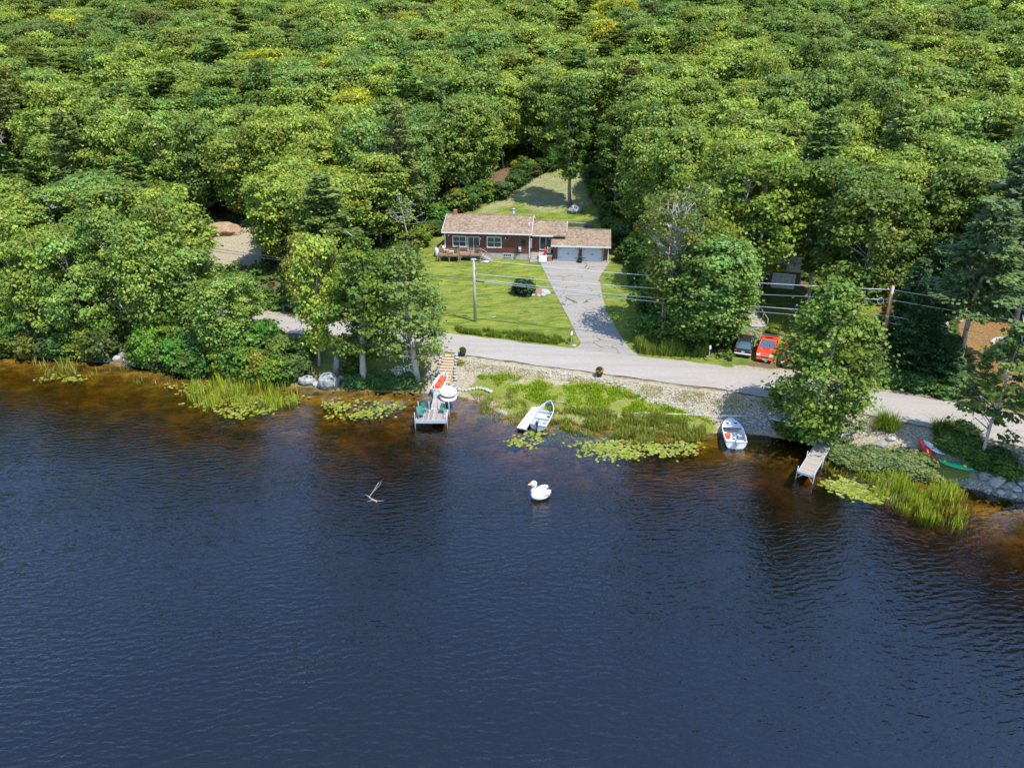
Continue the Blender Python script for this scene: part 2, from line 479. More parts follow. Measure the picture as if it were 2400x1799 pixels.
# water body: closed box with a fine top carrying the calm attribute
wx = axis((-300, -80, 20), (-80, 60, 1.0), (60, 300, 20)); wy = axis((-40, 10, 10), (10, 84, 1.0), (84, 120, 12))
WX, WY = np.meshgrid(wx, wy)
wsh = np.interp(WX, *SH)
calm = np.clip((wsh - WY) / 9, .12, 1) ** 1.1 * np.clip(1.35 - .006*(WY-20), .7, 1.25)
w = gridmesh('lake_water', WX, WY, np.zeros_like(WX), M['water'], 'calm', np.stack([calm, calm, calm, np.ones_like(calm)], -1).reshape(-1, 4))
bm_ = MB()
x0, x1, y0, y1, zb = -300, 300, -40, 120, -9
# side walls and bottom joined to the same mesh data
import bmesh
bm = bmesh.new(); bm.from_mesh(w.data)
vb = [bm.verts.new(p) for p in ((x0,y0,zb),(x1,y0,zb),(x1,y1,zb),(x0,y1,zb))]
bm.faces.new(vb[::-1])
edge = [e for e in bm.edges if e.is_boundary and e.verts[0] not in vb and e.verts[1] not in vb]
def side(test, a, b_):
    vs = sorted({v for e in edge for v in e.verts if test(v.co)}, key=lambda v: (v.co.x, v.co.y))
    try: bm.faces.new(vs + [b_, a])
    except Exception: pass
side(lambda c: abs(c.y-y0) < .01, vb[0], vb[1]); side(lambda c: abs(c.y-y1) < .01, vb[3], vb[2])
side(lambda c: abs(c.x-x0) < .01, vb[0], vb[3]); side(lambda c: abs(c.x-x1) < .01, vb[1], vb[2])
bmesh.ops.recalc_face_normals(bm, faces=bm.faces)
bm.to_mesh(w.data); bm.free()

# road sheet
xs = np.arange(-200, 140, .75); K = 8
a_, b_ = np.interp(xs, *RN), np.interp(xs, *RF)
def sm(v, k=3):
    for _ in range(k): v = np.convolve(np.pad(v, 2, mode='edge'), [.1,.2,.4,.2,.1], 'valid')
    return v
a_, b_ = sm(a_), sm(b_)
_r = np.random.default_rng(4)
a_ = a_ + np.convolve(_r.normal(0, .13, len(xs)), [.5, .5], 'same'); b_ = b_ + np.convolve(_r.normal(0, .13, len(xs)), [.5, .5], 'same')
tt = np.linspace(0, 1, K+1)[:, None]
RY = a_ + (b_-a_)*tt
gridmesh('road', np.repeat(xs[None], K+1, 0), RY, 2.335 + .06*np.sin(tt*math.pi) + 0*RY, M['road'])
# driveway sheet, between its two edges
L_ = [G(*p) for p in [(1260,607),(1277,640),(1302,690),(1332,745),(1356,795),(1362,806),(1352,815),(1335,819)]]
R_ = [G(*p) for p in [(1432,613),(1404,652),(1413,700),(1424,735),(1447,775),(1465,805),(1480,822),(1500,836)]]
def resample(P, n):
    d = [0]
    for i in range(1, len(P)): d.append(d[-1] + (P[i]-P[i-1]).length)
    t = np.linspace(0, d[-1], n)
    return np.stack([np.interp(t, d, [p[k] for p in P]) for k in range(3)], -1)
nL = 50
La, Ra = resample(L_, nL), resample(R_, nL)
DX = La[None,:,0] + (Ra-La)[None,:,0]*np.linspace(0,1,15)[:,None]
DY = La[None,:,1] + (Ra-La)[None,:,1]*np.linspace(0,1,15)[:,None]
gridmesh('driveway', DX.T, DY.T, H(DX, DY).T + .045, M['drive'])
prng = random.Random(5)
# ---------------------------------------------------------------- foliage
def leafmesh(name, C, Nn, size, tint, asp=1.5, mat=None, rng=None, tdir=None):
    """C centres, Nn normals, size per leaf, tint rgb per leaf -> diamond leaves, one mesh"""
    n = len(C)
    r = rng.normal(size=(n, 3)) if tdir is None else tdir
    t = np.cross(Nn, r); t /= np.linalg.norm(t, axis=1, keepdims=True) + 1e-9
    if tdir is not None:
        t = tdir / (np.linalg.norm(tdir, axis=1, keepdims=True) + 1e-9)
    b = np.cross(Nn, t); b /= np.linalg.norm(b, axis=1, keepdims=True) + 1e-9
    s = size[:, None] * .5
    V = np.stack([C - t*s*asp, C + b*s - Nn*s*.25, C + t*s*asp, C - b*s - Nn*s*.25], 1).reshape(-1, 3)
    me = bpy.data.meshes.new(name)
    me.vertices.add(4*n); me.vertices.foreach_set('co', V.astype(np.float32).ravel())
    me.loops.add(4*n); me.loops.foreach_set('vertex_index', np.arange(4*n, dtype=np.int32))
    me.polygons.add(n); me.polygons.foreach_set('loop_start', np.arange(0, 4*n, 4, dtype=np.int32))
    me.update(calc_edges=True)
    ca = me.color_attributes.new('tint', 'FLOAT_COLOR', 'POINT')
    T = np.concatenate([tint, np.ones((n, 1))], 1)
    ca.data.foreach_set('color', np.repeat(T, 4, 0).astype(np.float32).ravel())
    me.materials.append(mat or M['leaf'])
    return me
def leaves_broad(rng, h, r, zb, ncl, per, ls, shape='round', sparse=0.0):
    """returns centres, normals, sizes, tints and clump centres"""
    nl = rng.integers(5, 9)
    la = rng.uniform(0, 2*math.pi, nl); lz = rng.uniform(.15, .95, nl); lr = rng.uniform(.1, .28, nl)
    u = rng.uniform(0, 1, ncl) ** .85
    a = rng.uniform(0, 2*math.pi, ncl)
    if shape == 'round': pr = np.sqrt(np.clip(1 - ((u-.48)/.58)**2, 0, 1))
    elif shape == 'column': pr = np.clip(np.minimum(u*5+.35, 1) * (1 - u**2.2)**.8 + .08, 0, 1)
    else: pr = np.sqrt(np.clip(1 - ((u-.55)/.62)**2, 0, 1)) * (.55+.45*u)
    for k in range(nl):
        d = np.abs(np.angle(np.exp(1j*(a-la[k]))))
        pr = pr * (1 + lr[k]*np.exp(-(d/.5)**2 - ((u-lz[k])/.18)**2) - .05)
    rr = r * pr * (.5 + .58*rng.uniform(0, 1, ncl)**.4)
    cc = np.stack([rr*np.cos(a), rr*np.sin(a), zb + (h-zb)*u*.96], 1)
    cs = rng.uniform(.5, 1.2, ncl) * (.17*r + .2)
    bright = rng.uniform(.65, 1.4, ncl); hue = rng.normal(0, .055, ncl)
    ci = np.repeat(np.arange(ncl), per)
    n = len(ci)
    q = rng.normal(size=(n, 3)); q /= np.linalg.norm(q, axis=1, keepdims=True)
    rad = rng.uniform(.25, 1.0, n)[:, None] ** .5
    off = q * rad * cs[ci][:, None] * np.array([1.2, 1.2, .6])
    off = off * (1 + .9*(rng.random(n) < .14))[:, None]
    C = cc[ci] + off
    out = cc[ci] * np.array([1, 1, 0]); out /= np.linalg.norm(out, axis=1, keepdims=True) + 1e-6
    Nn = .85*np.array([0, 0, 1]) + .4*out + .4*q + .6*rng.normal(size=(n, 3))*np.array([1, 1, .6])
    Nn[:, 2] = np.abs(Nn[:, 2])
    Nn /= np.linalg.norm(Nn, axis=1, keepdims=True)
    sz = ls * rng.uniform(.6, 1.3, n)
    tb = bright[ci] * rng.uniform(.75, 1.25, n); th = hue[ci] + rng.normal(0, .06, n)
    tint = np.stack([tb*(1+th*1.6), tb, tb*(1-th*1.5)], 1).clip(.2, 2)
    return C, Nn, sz, tint, cc, cs
def leaves_pine(rng, h, r, zb, tiers, ls, conic=.6, per=110):
    C = []; Nn = []; T = []; cc = []
    for i in range(tiers):
        u = (i + rng.uniform(-.3, .3)) / tiers
        z = zb + (h - zb) * u
        R_ = r * (1 - u) ** conic * rng.uniform(.75, 1.15) + .25
        nb = rng.integers(4, 7)
        a0 = rng.uniform(0, 6.28)
        for k in range(nb):
            a = a0 + 6.28*k/nb + rng.uniform(-.35, .35); L = R_ * rng.uniform(.6, 1.12)
            lift = rng.uniform(-.08, .2); br = rng.uniform(.75, 1.3)
            n = int(per * (L/r + .25)); t = rng.uniform(.25, 1, n) ** .7
            w = .16*L + .18
            x = t*L; y = rng.normal(0, 1, n) * w * (1.15-.6*t); zz = z + lift*x + rng.normal(0, .12, n) - .05*x*x/max(L, 1)
            C.append(np.stack([x*math.cos(a)-y*math.sin(a), x*math.sin(a)+y*math.cos(a), zz], 1))
            Nn.append(np.stack([rng.normal(0, .35, n), rng.normal(0, .35, n), np.ones(n)], 1))
            b = br*rng.uniform(.7, 1.25, n); hq = rng.normal(0, .05, n)
            T.append(np.stack([b*(1+hq), b, b*(1-hq)], 1)); cc.append((L*.8*math.cos(a), L*.8*math.sin(a), z + lift*L*.8))
    C = np.concatenate(C); Nn = np.concatenate(Nn); Nn /= np.linalg.norm(Nn, axis=1, keepdims=True)
    return C, Nn, ls*rng.uniform(.6, 1.3, len(C)), np.concatenate(T).clip(.2, 2), np.array(cc)
def trunkmesh(name, rng, h, r0, cc, nlimb, mat, lean=(0, 0), multi=1, limbr=.3, twigs=0):
    mb = MB()
    for m in range(multi):
        sx, sy = (0, 0) if multi == 1 else (rng.uniform(-.16, .16)*h*.5, rng.uniform(-.16, .16)*h*.5)
        n = 7; P = []
        wob = rng.normal(0, .012*h, (n, 2))
        for i in range(n):
            t = i/(n-1)
            P.append((lean[0]*t + sx*t + wob[i, 0]*t, lean[1]*t + sy*t + wob[i, 1]*t, -0.4 + (h*.93+.4)*t))
        q = r0/(multi**.5)
        mb.tube(P, [q*1.35] + [q*(1-.9*(i/(n-1)))+.02 for i in range(1, n)], 7)
        idx = rng.choice(len(cc), min(nlimb//multi, len(cc)), replace=False)
        for j in idx:
            e = cc[j]; zs = max(e[2] - math.hypot(e[0], e[1])*rng.uniform(.5, 1.0), h*.16)
            t = min(zs/(h*.93), .95)
            s = Vector(((lean[0]+sx)*t, (lean[1]+sy)*t, zs)); E = Vector(e)
            mid = s.lerp(E, .5) + Vector((rng.normal(0, .2), rng.normal(0, .2), rng.uniform(-.1, .3)))
            w = q*(1-.85*t)*rng.uniform(.4, .7)*limbr/.3
            mb.tube([s, mid, E], [w, w*.6, .02], 5)
            for _ in range(twigs):
                f = rng.uniform(.35, .95); p = s.lerp(E, f)
                d = Vector((rng.normal(), rng.normal(), rng.uniform(.1, 1.2))).normalized()*rng.uniform(.7, 1.8)
                mb.tube([p, p+d*.5+Vector((0, 0, .05)), p+d], [.05, .035, .012], 4)
    o = mb.build(name, mat); me = o.data; bpy.data.objects.remove(o)
    return me
def mkobj(name, me, parent=None, color=None):
    o = bpy.data.objects.new(name, me); COL.objects.link(o)
    if parent: o.parent = parent
    if color: o.color = (*color, 1)
    return o
VAR = {}
M['palelimb'] = flat('pale_limb', (.36, .33, .29), .9, var=.2, scale=5)
def variant(key, h, r, zb, shape, ncl, per, ls, seed, nlimb=14, r0=.2, multi=1, mat='bark', twigs=0, lean=(0, 0), limbr=.3):
    rng = np.random.default_rng(seed)
    C, Nn, sz, T, cc, cs = leaves_broad(rng, h, r, zb, ncl, per, ls, shape)
    C = C + np.array([lean[0], lean[1], 0]) * (C[:, 2:3]/h)
    cc = cc + np.array([lean[0], lean[1], 0]) * (cc[:, 2:3]/h)
    VAR[key] = dict(h=h, r=r, kind='broad', crown=leafmesh(key+'_crown', C, Nn, sz, T, 1.35, M['leaf'], rng),
        trunk=trunkmesh(key+'_trunk', rng, h, r0, cc, nlimb, M[mat], lean, multi, limbr, twigs), raw=(C, Nn, sz, T))
def pvariant(key, h, r, zb, tiers, ls, seed, conic, per=110, r0=.22):
    rng = np.random.default_rng(seed)
    C, Nn, sz, T, cc = leaves_pine(rng, h, r, zb, tiers, ls, conic, per)
    td = C*np.array([1, 1, 0]) + rng.normal(0, 1.0, C.shape)*np.array([1, 1, .6])
    VAR[key] = dict(h=h, r=r, kind='pine', crown=leafmesh(key+'_crown', C, Nn, sz, T, 1.9, M['needle'], rng, td),
        trunk=trunkmesh(key+'_trunk', rng, h, r0, cc, 18, M['bark'], limbr=.15), raw=(C, Nn, sz, T))
for i in range(10): variant('forest%d' % i, 15 + (i % 3), 4.9 + .25*(i % 3), 3.0, ['round', 'vase', 'round'][i % 3], 190, 105, .30, 10+i, nlimb=16, r0=.2, mat=['bark', 'palebark'][i % 2])
for i in range(3): variant('grove%d' % i, 13.5, 3.9, 2.0, ['round', 'vase', 'round'][i], 150, 95, .27, 30+i, nlimb=26, r0=.17, mat='palebark', twigs=1)
for i in range(3): pvariant('pine%d' % i, 19, 3.9, 5.0, 17, .34, 50+i, .55, 120, .24)
pvariant('tall_pine', 20, 4.4, 9.5, 14, .32, 90, .45, 150, .3)
for i in range(2): pvariant('hemlock%d' % i, 11, 3.0, .6, 22, .24, 60+i, .85, 120, .16)
for i in range(4): variant('shrub%d' % i, 3.0, 1.7, .15, 'round', 60, 70, .24, 70+i, nlimb=10, r0=.06, multi=3)

def tree(name, key, loc, label, cat, rz=0.0, sc=(1, 1), color=(.08, .13, .02), group=None):
    v = VAR[key]
    e = empty(name, loc, label, cat, rz, group, (sc[0]*prng.uniform(.9, 1.1), sc[0]*prng.uniform(.9, 1.1), sc[1]))
    e.rotation_euler.x = prng.uniform(-.07, .07); e.rotation_euler.y = prng.uniform(-.07, .07)
    mkobj('trunk' if 'shrub' not in key else 'stem', v['trunk'], e)
    mkobj('crown' if 'shrub' not in key else 'foliage', v['crown'], e, color)
    return e
def green(yel=None):
    y = prng.random() if yel is None else yel
    k = prng.uniform(.82, 1.18)
    a = (.145, .23, .05); b = (.285, .345, .05)
    return tuple(k*(a[i]*(1-y) + b[i]*y) for i in range(3))

# trees that can be told apart, placed on the spots read off the photograph
def special(key, name, px, py, h, r, label, color, cat='tree', rz=0.0, zbase=None, **kw):
    g = G(px, py) if zbase is None else Vector((*un(px, py, zbase)[:2], zbase))
    v = VAR[key]
    return tree(name, key, g, label, cat, rz, (r/v['r'], h/v['h']), color, **kw)
SPEC = []
variant('tall_column', 15.5, 3.1, 3.4, 'column', 105, 100, .25, 101, nlimb=30, r0=.3, mat='palebark', twigs=1)
variant('leaning_round', 14, 4.3, 3.0, 'column', 105, 110, .25, 102, nlimb=30, r0=.3, mat='palebark', lean=(-.6, 0))
variant('shore_maple', 15, 4.3, 1.0, 'column', 150, 110, .24, 103, nlimb=46, r0=.34, multi=4, mat='palebark')
variant('slender', 12.5, 2.6, 1.4, 'column', 46, 75, .30, 104, nlimb=20, r0=.13, mat='palebark', twigs=1, lean=(-.5, 0))
variant('half_dead', 17.0, 5.4, 4.0, 'vase', 95, 75, .27, 105, nlimb=90, r0=.34, multi=5, mat='palelimb', twigs=2, limbr=.75)
variant('high_crown', 17.5, 4.8, 4.6, 'round', 160, 115, .29, 107, nlimb=20, r0=.26, mat='palebark')
variant('yard_tree', 20, 4.0, 4.5, 'vase', 130, 105, .29, 106, nlimb=24, r0=.28)
special('tall_column', 'shore_tree', 853, 893, 16.0, 3.3, 'tall narrow tree with bare grey lower trunk standing beside the big shore boulder', (0.115, 0.176, 0.022))
special('leaning_round', 'shore_tree', 978, 890, 14.2, 4.3, 'round pale green tree with bare grey trunk behind the two white chairs beside the dock', (0.162, 0.223, 0.047), rz=.4)
special('shore_maple', 'maple_tree', 1908, 1024, 15.4, 4.7, 'full leafy maple with several stems between the road and the plank dock', (0.135, 0.203, 0.030), cat='maple tree')
special('slender', 'young_tree', 2298, 1078, 12.6, 2.7, 'slender sparse young tree with thin forked trunk above the green kayak', (0.115, 0.169, 0.041))
special('half_dead', 'half_dead_tree', 1548, 800, 17.2, 5.6, 'wide tree with many bare grey limbs showing, right of the garage', (0.149, 0.189, 0.034))
special('yard_tree', 'back_yard_tree', 1335, 482, 19.5, 3.9, 'tall tree standing alone in the sloping yard behind the garage', (0.095, 0.155, 0.024))
special('high_crown', 'tall_tree', 2000, 770, 16.5, 5.0, 'tall tree whose trunk shows above the big leafy maple by the road', (0.130, 0.180, 0.030), rz=3)
special('high_crown', 'tall_tree', 1955, 725, 17, 5.0, 'tall tree on the right edge of the shaded cottage lawn', (0.120, 0.180, 0.030), rz=5)
special('yard_tree', 'edge_tree', 1440, 505, 14, 3.6, 'tree pressing against the right edge of the back yard behind the garage', (0.110, 0.170, 0.030), rz=2)
special('high_crown', 'edge_tree', 1447, 470, 15, 4.2, 'second tree up the right edge of the back yard', (0.140, 0.190, 0.030), rz=1)
special('high_crown', 'tall_tree', 1770, 712, 17.5, 5.2, 'tall tree whose pale trunk rises in front of the wide wooden stairs', (0.162, 0.223, 0.027))
special('high_crown', 'tall_tree', 1893, 705, 17, 4.8, 'tall tree right of the paned garage door of the white cottage', (0.135, 0.203, 0.030), rz=2)
special('high_crown', 'tall_tree', 1700, 690, 16, 4.0, 'tall tree just left of the wooden stairs behind the orange maple', (0.149, 0.209, 0.030), rz=4)
special('grove1', 'yellow_maple', 1655, 770, 12.5, 3.8, 'bright yellow green maple between the bare limbed tree and the stairs', (0.182, 0.223, 0.019), cat='maple tree', rz=1)
special('grove2', 'yellow_maple', 1600, 812, 8.6, 3.3, 'small dense maple behind the cattails beside the driveway', (0.101, 0.162, 0.027), cat='maple tree', rz=2)
special('grove0', 'turning_maple', 1712, 730, 9.5, 1.8, 'small maple turning orange beside the top of the wooden stairs', (0.300, 0.230, 0.041), cat='maple tree', rz=2)
special('grove1', 'grove_tree', 72, 628, 12.5, 4.6, 'tree standing in front of the grey roof of the white house at the left edge', (.24, .30, .05), rz=1)
special('grove2', 'grove_tree', 168, 640, 12, 4.2, 'tree in front of the right end of the white house on the left', (.20, .28, .05), rz=2)
special('grove0', 'turning_maple', 722, 735, 10, 2.1, 'maple with orange turning leaves left of the tall narrow shore tree', (0.300, 0.257, 0.041), cat='maple tree', rz=4)
special('tall_pine', 'white_pine', 2345, 890, 20, 4.6, 'tall white pine with bare grey trunk at the right edge of the photo', (0.115, 0.169, 0.054), cat='pine tree', rz=1)
special('tall_pine', 'white_pine', 2235, 900, 18.5, 3.9, 'white pine with layered boughs rising behind the slender young tree', (0.101, 0.155, 0.049), cat='pine tree', rz=3)
special('tall_pine', 'white_pine', 2300, 745, 20, 4.4, 'white pine behind the fire ring on the needle covered yard', (0.095, 0.142, 0.047), cat='pine tree', rz=5)
for k, (px, py, h, r) in enumerate([(2118, 872, 8.5, 2.9), (2165, 880, 7.0, 2.7), (2100, 835, 11, 3.0), (2200, 905, 5.5, 2.4), (2150, 800, 12, 3.0)]):
    special('hemlock%d' % (k % 2), 'hemlock_tree', px, py, h, r, ['dark hemlock right beside the brown utility pole', 'dark hemlock second to the right of the brown utility pole', 'dark hemlock behind the brown utility pole', 'lowest dark hemlock by the road right of the utility pole', 'tall dark hemlock at the back of the dark group behind the utility pole'][k], (.055, .11, .034), cat='hemlock tree', rz=k)
# off to the right, shading the bank and the water there
special('grove1', 'shore_tree', 2490, 1190, 13, 4, 'broadleaf tree just right of the rock pile at the water', (0.108, 0.162, 0.027), rz=1)

# windows of the view that stay open: (polygon in photo pixels, distance of what is seen there)
OPEN = [([(1035,492),(1160,492),(1245,500),(1300,515),(1425,545),(1422,600),(1400,640),(1425,720),(1480,835),(1330,835),(1060,800),(1050,690),(1040,620)], 112),
 ([(1140,500),(1205,460),(1235,415),(1390,415),(1395,520),(1240,505)], 150),
 ([(1712,775),(1850,780),(1850,880),(1712,870)], 74), ([(1760,645),(1865,645),(1875,700),(1840,770),(1750,785)], 90),
 ([(495,530),(640,548),(640,585),(500,580)], 116), ([(110,480),(172,480),(172,540),(120,540)], 112), ([(715,750),(935,745),(960,835),(720,825)], 82),
 ([(2262,780),(2400,765),(2400,900),(2300,895),(2270,860)], 90), ([(2190,735),(2250,730),(2250,765),(2190,765)], 84),
 ([(260,745),(330,745),(335,835),(262,835)], 78)]
def blocked(x, y, z, h, r, k=.72):
    for f, rr in ((.4, .8), (.62, 1), (.82, .85), (.97, .3)):
        for s in (-1, 0, 1):
            px, py = proj(x + s*rr*r*k, y, z + h*f)
            for poly, Y in OPEN:
                if y < Y - 1 and inpoly(np.array([px]), np.array([py]), poly)[0]: return True
    return False
KEEP = [([(-22,72),(-15.5,104),(-9,121),(0,129),(3,133),(13,133),(14.5,119),(16,99),(15.5,84),(14,70)], 1.2),
        ([(23,60),(45,56),(48,70),(44,90),(24,90)], .5), ([(44,62),(60,55),(72,66),(50,84)], .45), ([(-55,98),(-34,98),(-34,118),(-55,118)], 0), ([(-82,100),(-62,100),(-62,116),(-82,116)], .3)]
def inkeep(x, y, r):
    for poly, m in KEEP:
        for dx, dy in ((0, 0), (m*r, 0), (-m*r, 0), (0, -m*r), (0, m*r*.4)):
            if inpoly(np.array([x+dx]), np.array([y+dy]), poly)[0]: return True
    return False
cands = []
Y = 60.0
while Y < 262:
    sp_ = 5.6 if Y < 115 else (6.0 if Y < 150 else 6.8)
    Xm = (Y*CP + 14)*1200/FOC + 14
    X = -Xm + prng.uniform(0, sp_)
    while X < Xm:
        x, y = X + prng.uniform(-2.3, 2.3), Y + prng.uniform(-2.3, 2.3)
        X += sp_
        yf = float(np.interp(x, *RF)); yn = float(np.interp(x, *RN)); ys = float(np.interp(x, *SH))
        z = Hs(x, y)
        if y < yn + .3:                                # strip between water and road
            if x > -20 or y < ys + .8: continue
            r, h = prng.uniform(3.0, 4.0), prng.uniform(11, 15)
        elif y < yf + 2.2: continue
        else:
            far = y > yf + 26
            r = prng.uniform(4.3, 6.0) + (.6 if y > 140 else 0); h = prng.uniform(12.5, 18.5) if far else prng.uniform(10.5, 15.5)
        if inkeep(x, y, r*.55): continue
        ok = False
        for f in (1, .72, .5):
            if not blocked(x, y, z, h*f, r*(.5+.5*f)): ok = True; break
        if not ok: continue
        cands.append((x, y, z, h*f, r*(.5+.5*f)))
    Y += sp_*.92
cands.sort(key=lambda c: (c[1]*CP + (CAMH-c[2])*SP))
nind = 300 - 33
near_, farr = cands[:nind], cands[nind:]
print('trees', len(cands), 'last individual at', near_[-1][1])
def pickkind(x, y):
    n = mnoise.noise(Vector((x*.025, y*.03, 3)))
    if 8 < x < 34 and y < 104: return 'forest'
    if x < -55 and 108 < y < 150: return 'pine' if prng.random() < .7 else 'forest'
    if x > 36 and y < 110: return 'pine' if prng.random() < .35 else 'forest'
    return 'pine' if (prng.random() < .10 + max(0, n)*.35) else 'forest'
for i, (x, y, z, h, r) in enumerate(near_):
    kd = pickkind(x, y)
    yfx = float(np.interp(x, *RF))
    n = .5 + 1.1*mnoise.noise(Vector((x*.04, y*.045, 7))) + prng.uniform(-.3, .3)
    col = green(min(1, max(0, n)))
    if y < 92 and x < 0: key = 'grove%d' % prng.randrange(3); col = (col[0]*1.3, col[1]*1.2, col[2])
    elif kd == 'pine': key = 'pine%d' % prng.randrange(3); col = tuple(prng.uniform(.85, 1.2)*q for q in (.15, .205, .042))
    else: key = 'forest%d' % prng.randrange(10)
    v = VAR[key]
    if x < -12 and y < 98:
        lab, grp = 'broadleaf tree in the left shore grove', 'trees in the grove along the left shore'
    elif x < -9 and y < 125:
        lab, grp = 'tall tree left of the brown house', 'trees left of the brown house'
    elif y < 112:
        lab, grp = 'tree in the stand right of the garage', 'trees right of the garage'
    else:
        lab, grp = 'tree in the hillside forest', 'trees covering the hillside'
    pxx = proj(x, y, z+h*.7)[0]
    shade = 'yellow green ' if col[0]/col[1] > .78 else ('mid green ' if col[0]/col[1] > .70 else 'deep green ')
    if 'hillside' in lab: zone = ', in the left third of the photo' if pxx < 800 else (', in the middle third of the photo' if pxx < 1600 else ', in the right third of the photo')
    elif 'garage' in lab: zone = ', near the garage' if pxx < 1650 else (', near the white cottage' if pxx < 1950 else ', above the brown utility pole' if pxx < 2200 else ', near the right edge')
    elif 'grove' in lab: zone = ', lakeward of the road' if y < yfx else ', behind the road'
    else: zone = ', close to the house' if x > -24 else ', behind the left clearing' if x > -58 else ', near the left edge of the photo'
    if 'pine' not in key: lab = lab.replace('tall tree', 'tree').replace('broadleaf tree', 'tree').replace('tree', shade + 'broadleaf tree', 1)
    lab += zone
    if 'pine' in key:
        lab, grp = lab.replace('broadleaf tree', 'tree').replace('tall tree', 'tree').replace('tree', 'pine tree', 1), 'pines: ' + grp
        h *= 1.12; r *= .85
    tree('pine_tree' if 'pine' in key else 'broadleaf_tree', key, (x, y, z-.1), lab, 'pine tree' if 'pine' in key else 'tree', prng.uniform(0, 6.28), (r/v['r'], h/v['h']), col, grp)
# the rest of the hillside as one mass: points that carry whole crowns (geometry nodes)
src = bpy.data.collections.new('crown_sources')
mi = leafmat('leaf_far', .42, .45)
for n_ in mi.node_tree.nodes:
    if n_.type == 'OBJECT_INFO': oi_ = n_
ai_ = N(mi.node_tree, 'ShaderNodeAttribute', attribute_name='tcol', attribute_type='INSTANCER')
for l_ in list(oi_.outputs['Color'].links): mi.node_tree.links.new(ai_.outputs['Color'], l_.to_socket)
keys = ['forest%d' % i for i in range(10)] + ['pine%d' % i for i in range(3)]
for i, k in enumerate(keys):
    me = VAR[k]['crown'].copy(); me.materials.clear(); me.materials.append(mi)
    src.objects.link(bpy.data.objects.new('c%02d' % i, me))
pts, rot, scl, idx, tc_ = [], [], [], [], []
for (x, y, z, h, r) in farr:
    kd = pickkind(x, y)
    k = 10 + prng.randrange(3) if kd == 'pine' else prng.randrange(10)
    v = VAR[keys[k]]
    n = .5 + 1.1*mnoise.noise(Vector((x*.04, y*.045, 7))) + prng.uniform(-.3, .3)
    col = green(min(1, max(0, n))) if kd != 'pine' else tuple(prng.uniform(.85, 1.2)*q for q in (.15, .205, .042))
    if prng.random() < .03: col = (.36, .36, .03)
    elif prng.random() < .2: col = tuple(q*prng.uniform(.6, .85) for q in col)
    pts.append((x, y, z)); rot.append((prng.uniform(-.1, .1), prng.uniform(-.1, .1), prng.uniform(0, 6.28)))
    q = r/v['r']; scl.append((q*prng.uniform(.9, 1.15), q*prng.uniform(.9, 1.15), h/v['h'])); idx.append(k); tc_.append((*col, 1))
fm = bpy.data.meshes.new('forest_points'); fm.from_pydata(pts, [], [])
for nm, ty, vals, key_ in (('rot', 'FLOAT_VECTOR', rot, 'vector'), ('scl', 'FLOAT_VECTOR', scl, 'vector'), ('idx', 'INT', idx, 'value'), ('tcol', 'FLOAT_COLOR', tc_, 'color')):
    a_ = fm.attributes.new(nm, ty, 'POINT'); a_.data.foreach_set(key_, np.array(vals, dtype=np.int32 if ty == 'INT' else np.float32).ravel())
fm.materials.append(mi)
fo = mkobj('forest', fm)
ng = bpy.data.node_groups.new('forest_nodes', 'GeometryNodeTree')
ng.interface.new_socket('Geometry', in_out='INPUT', socket_type='NodeSocketGeometry'); ng.interface.new_socket('Geometry', in_out='OUTPUT', socket_type='NodeSocketGeometry')
gi, go = ng.nodes.new('NodeGroupInput'), ng.nodes.new('NodeGroupOutput')
ci = ng.nodes.new('GeometryNodeCollectionInfo'); ci.inputs['Collection'].default_value = src; ci.inputs['Separate Children'].default_value = True; ci.inputs['Reset Children'].default_value = True
ip = ng.nodes.new('GeometryNodeInstanceOnPoints'); ip.inputs['Pick Instance'].default_value = True
def nat(nm, ty):
    q = ng.nodes.new('GeometryNodeInputNamedAttribute'); q.data_type = ty; q.inputs['Name'].default_value = nm; return q.outputs['Attribute']
LN = ng.links.new
er = ng.nodes.new('FunctionNodeEulerToRotation'); LN(nat('rot', 'FLOAT_VECTOR'), er.inputs[0])
LN(gi.outputs[0], ip.inputs['Points']); LN(ci.outputs[0], ip.inputs['Instance']); LN(nat('idx', 'INT'), ip.inputs['Instance Index'])
LN(er.outputs[0], ip.inputs['Rotation']); LN(nat('scl', 'FLOAT_VECTOR'), ip.inputs['Scale']); LN(ip.outputs[0], go.inputs[0])
md = fo.modifiers.new('forest', 'NODES'); md.node_group = ng
tag(fo, 'far part of the green forest covering the upper hillside', 'forest', kind='stuff')
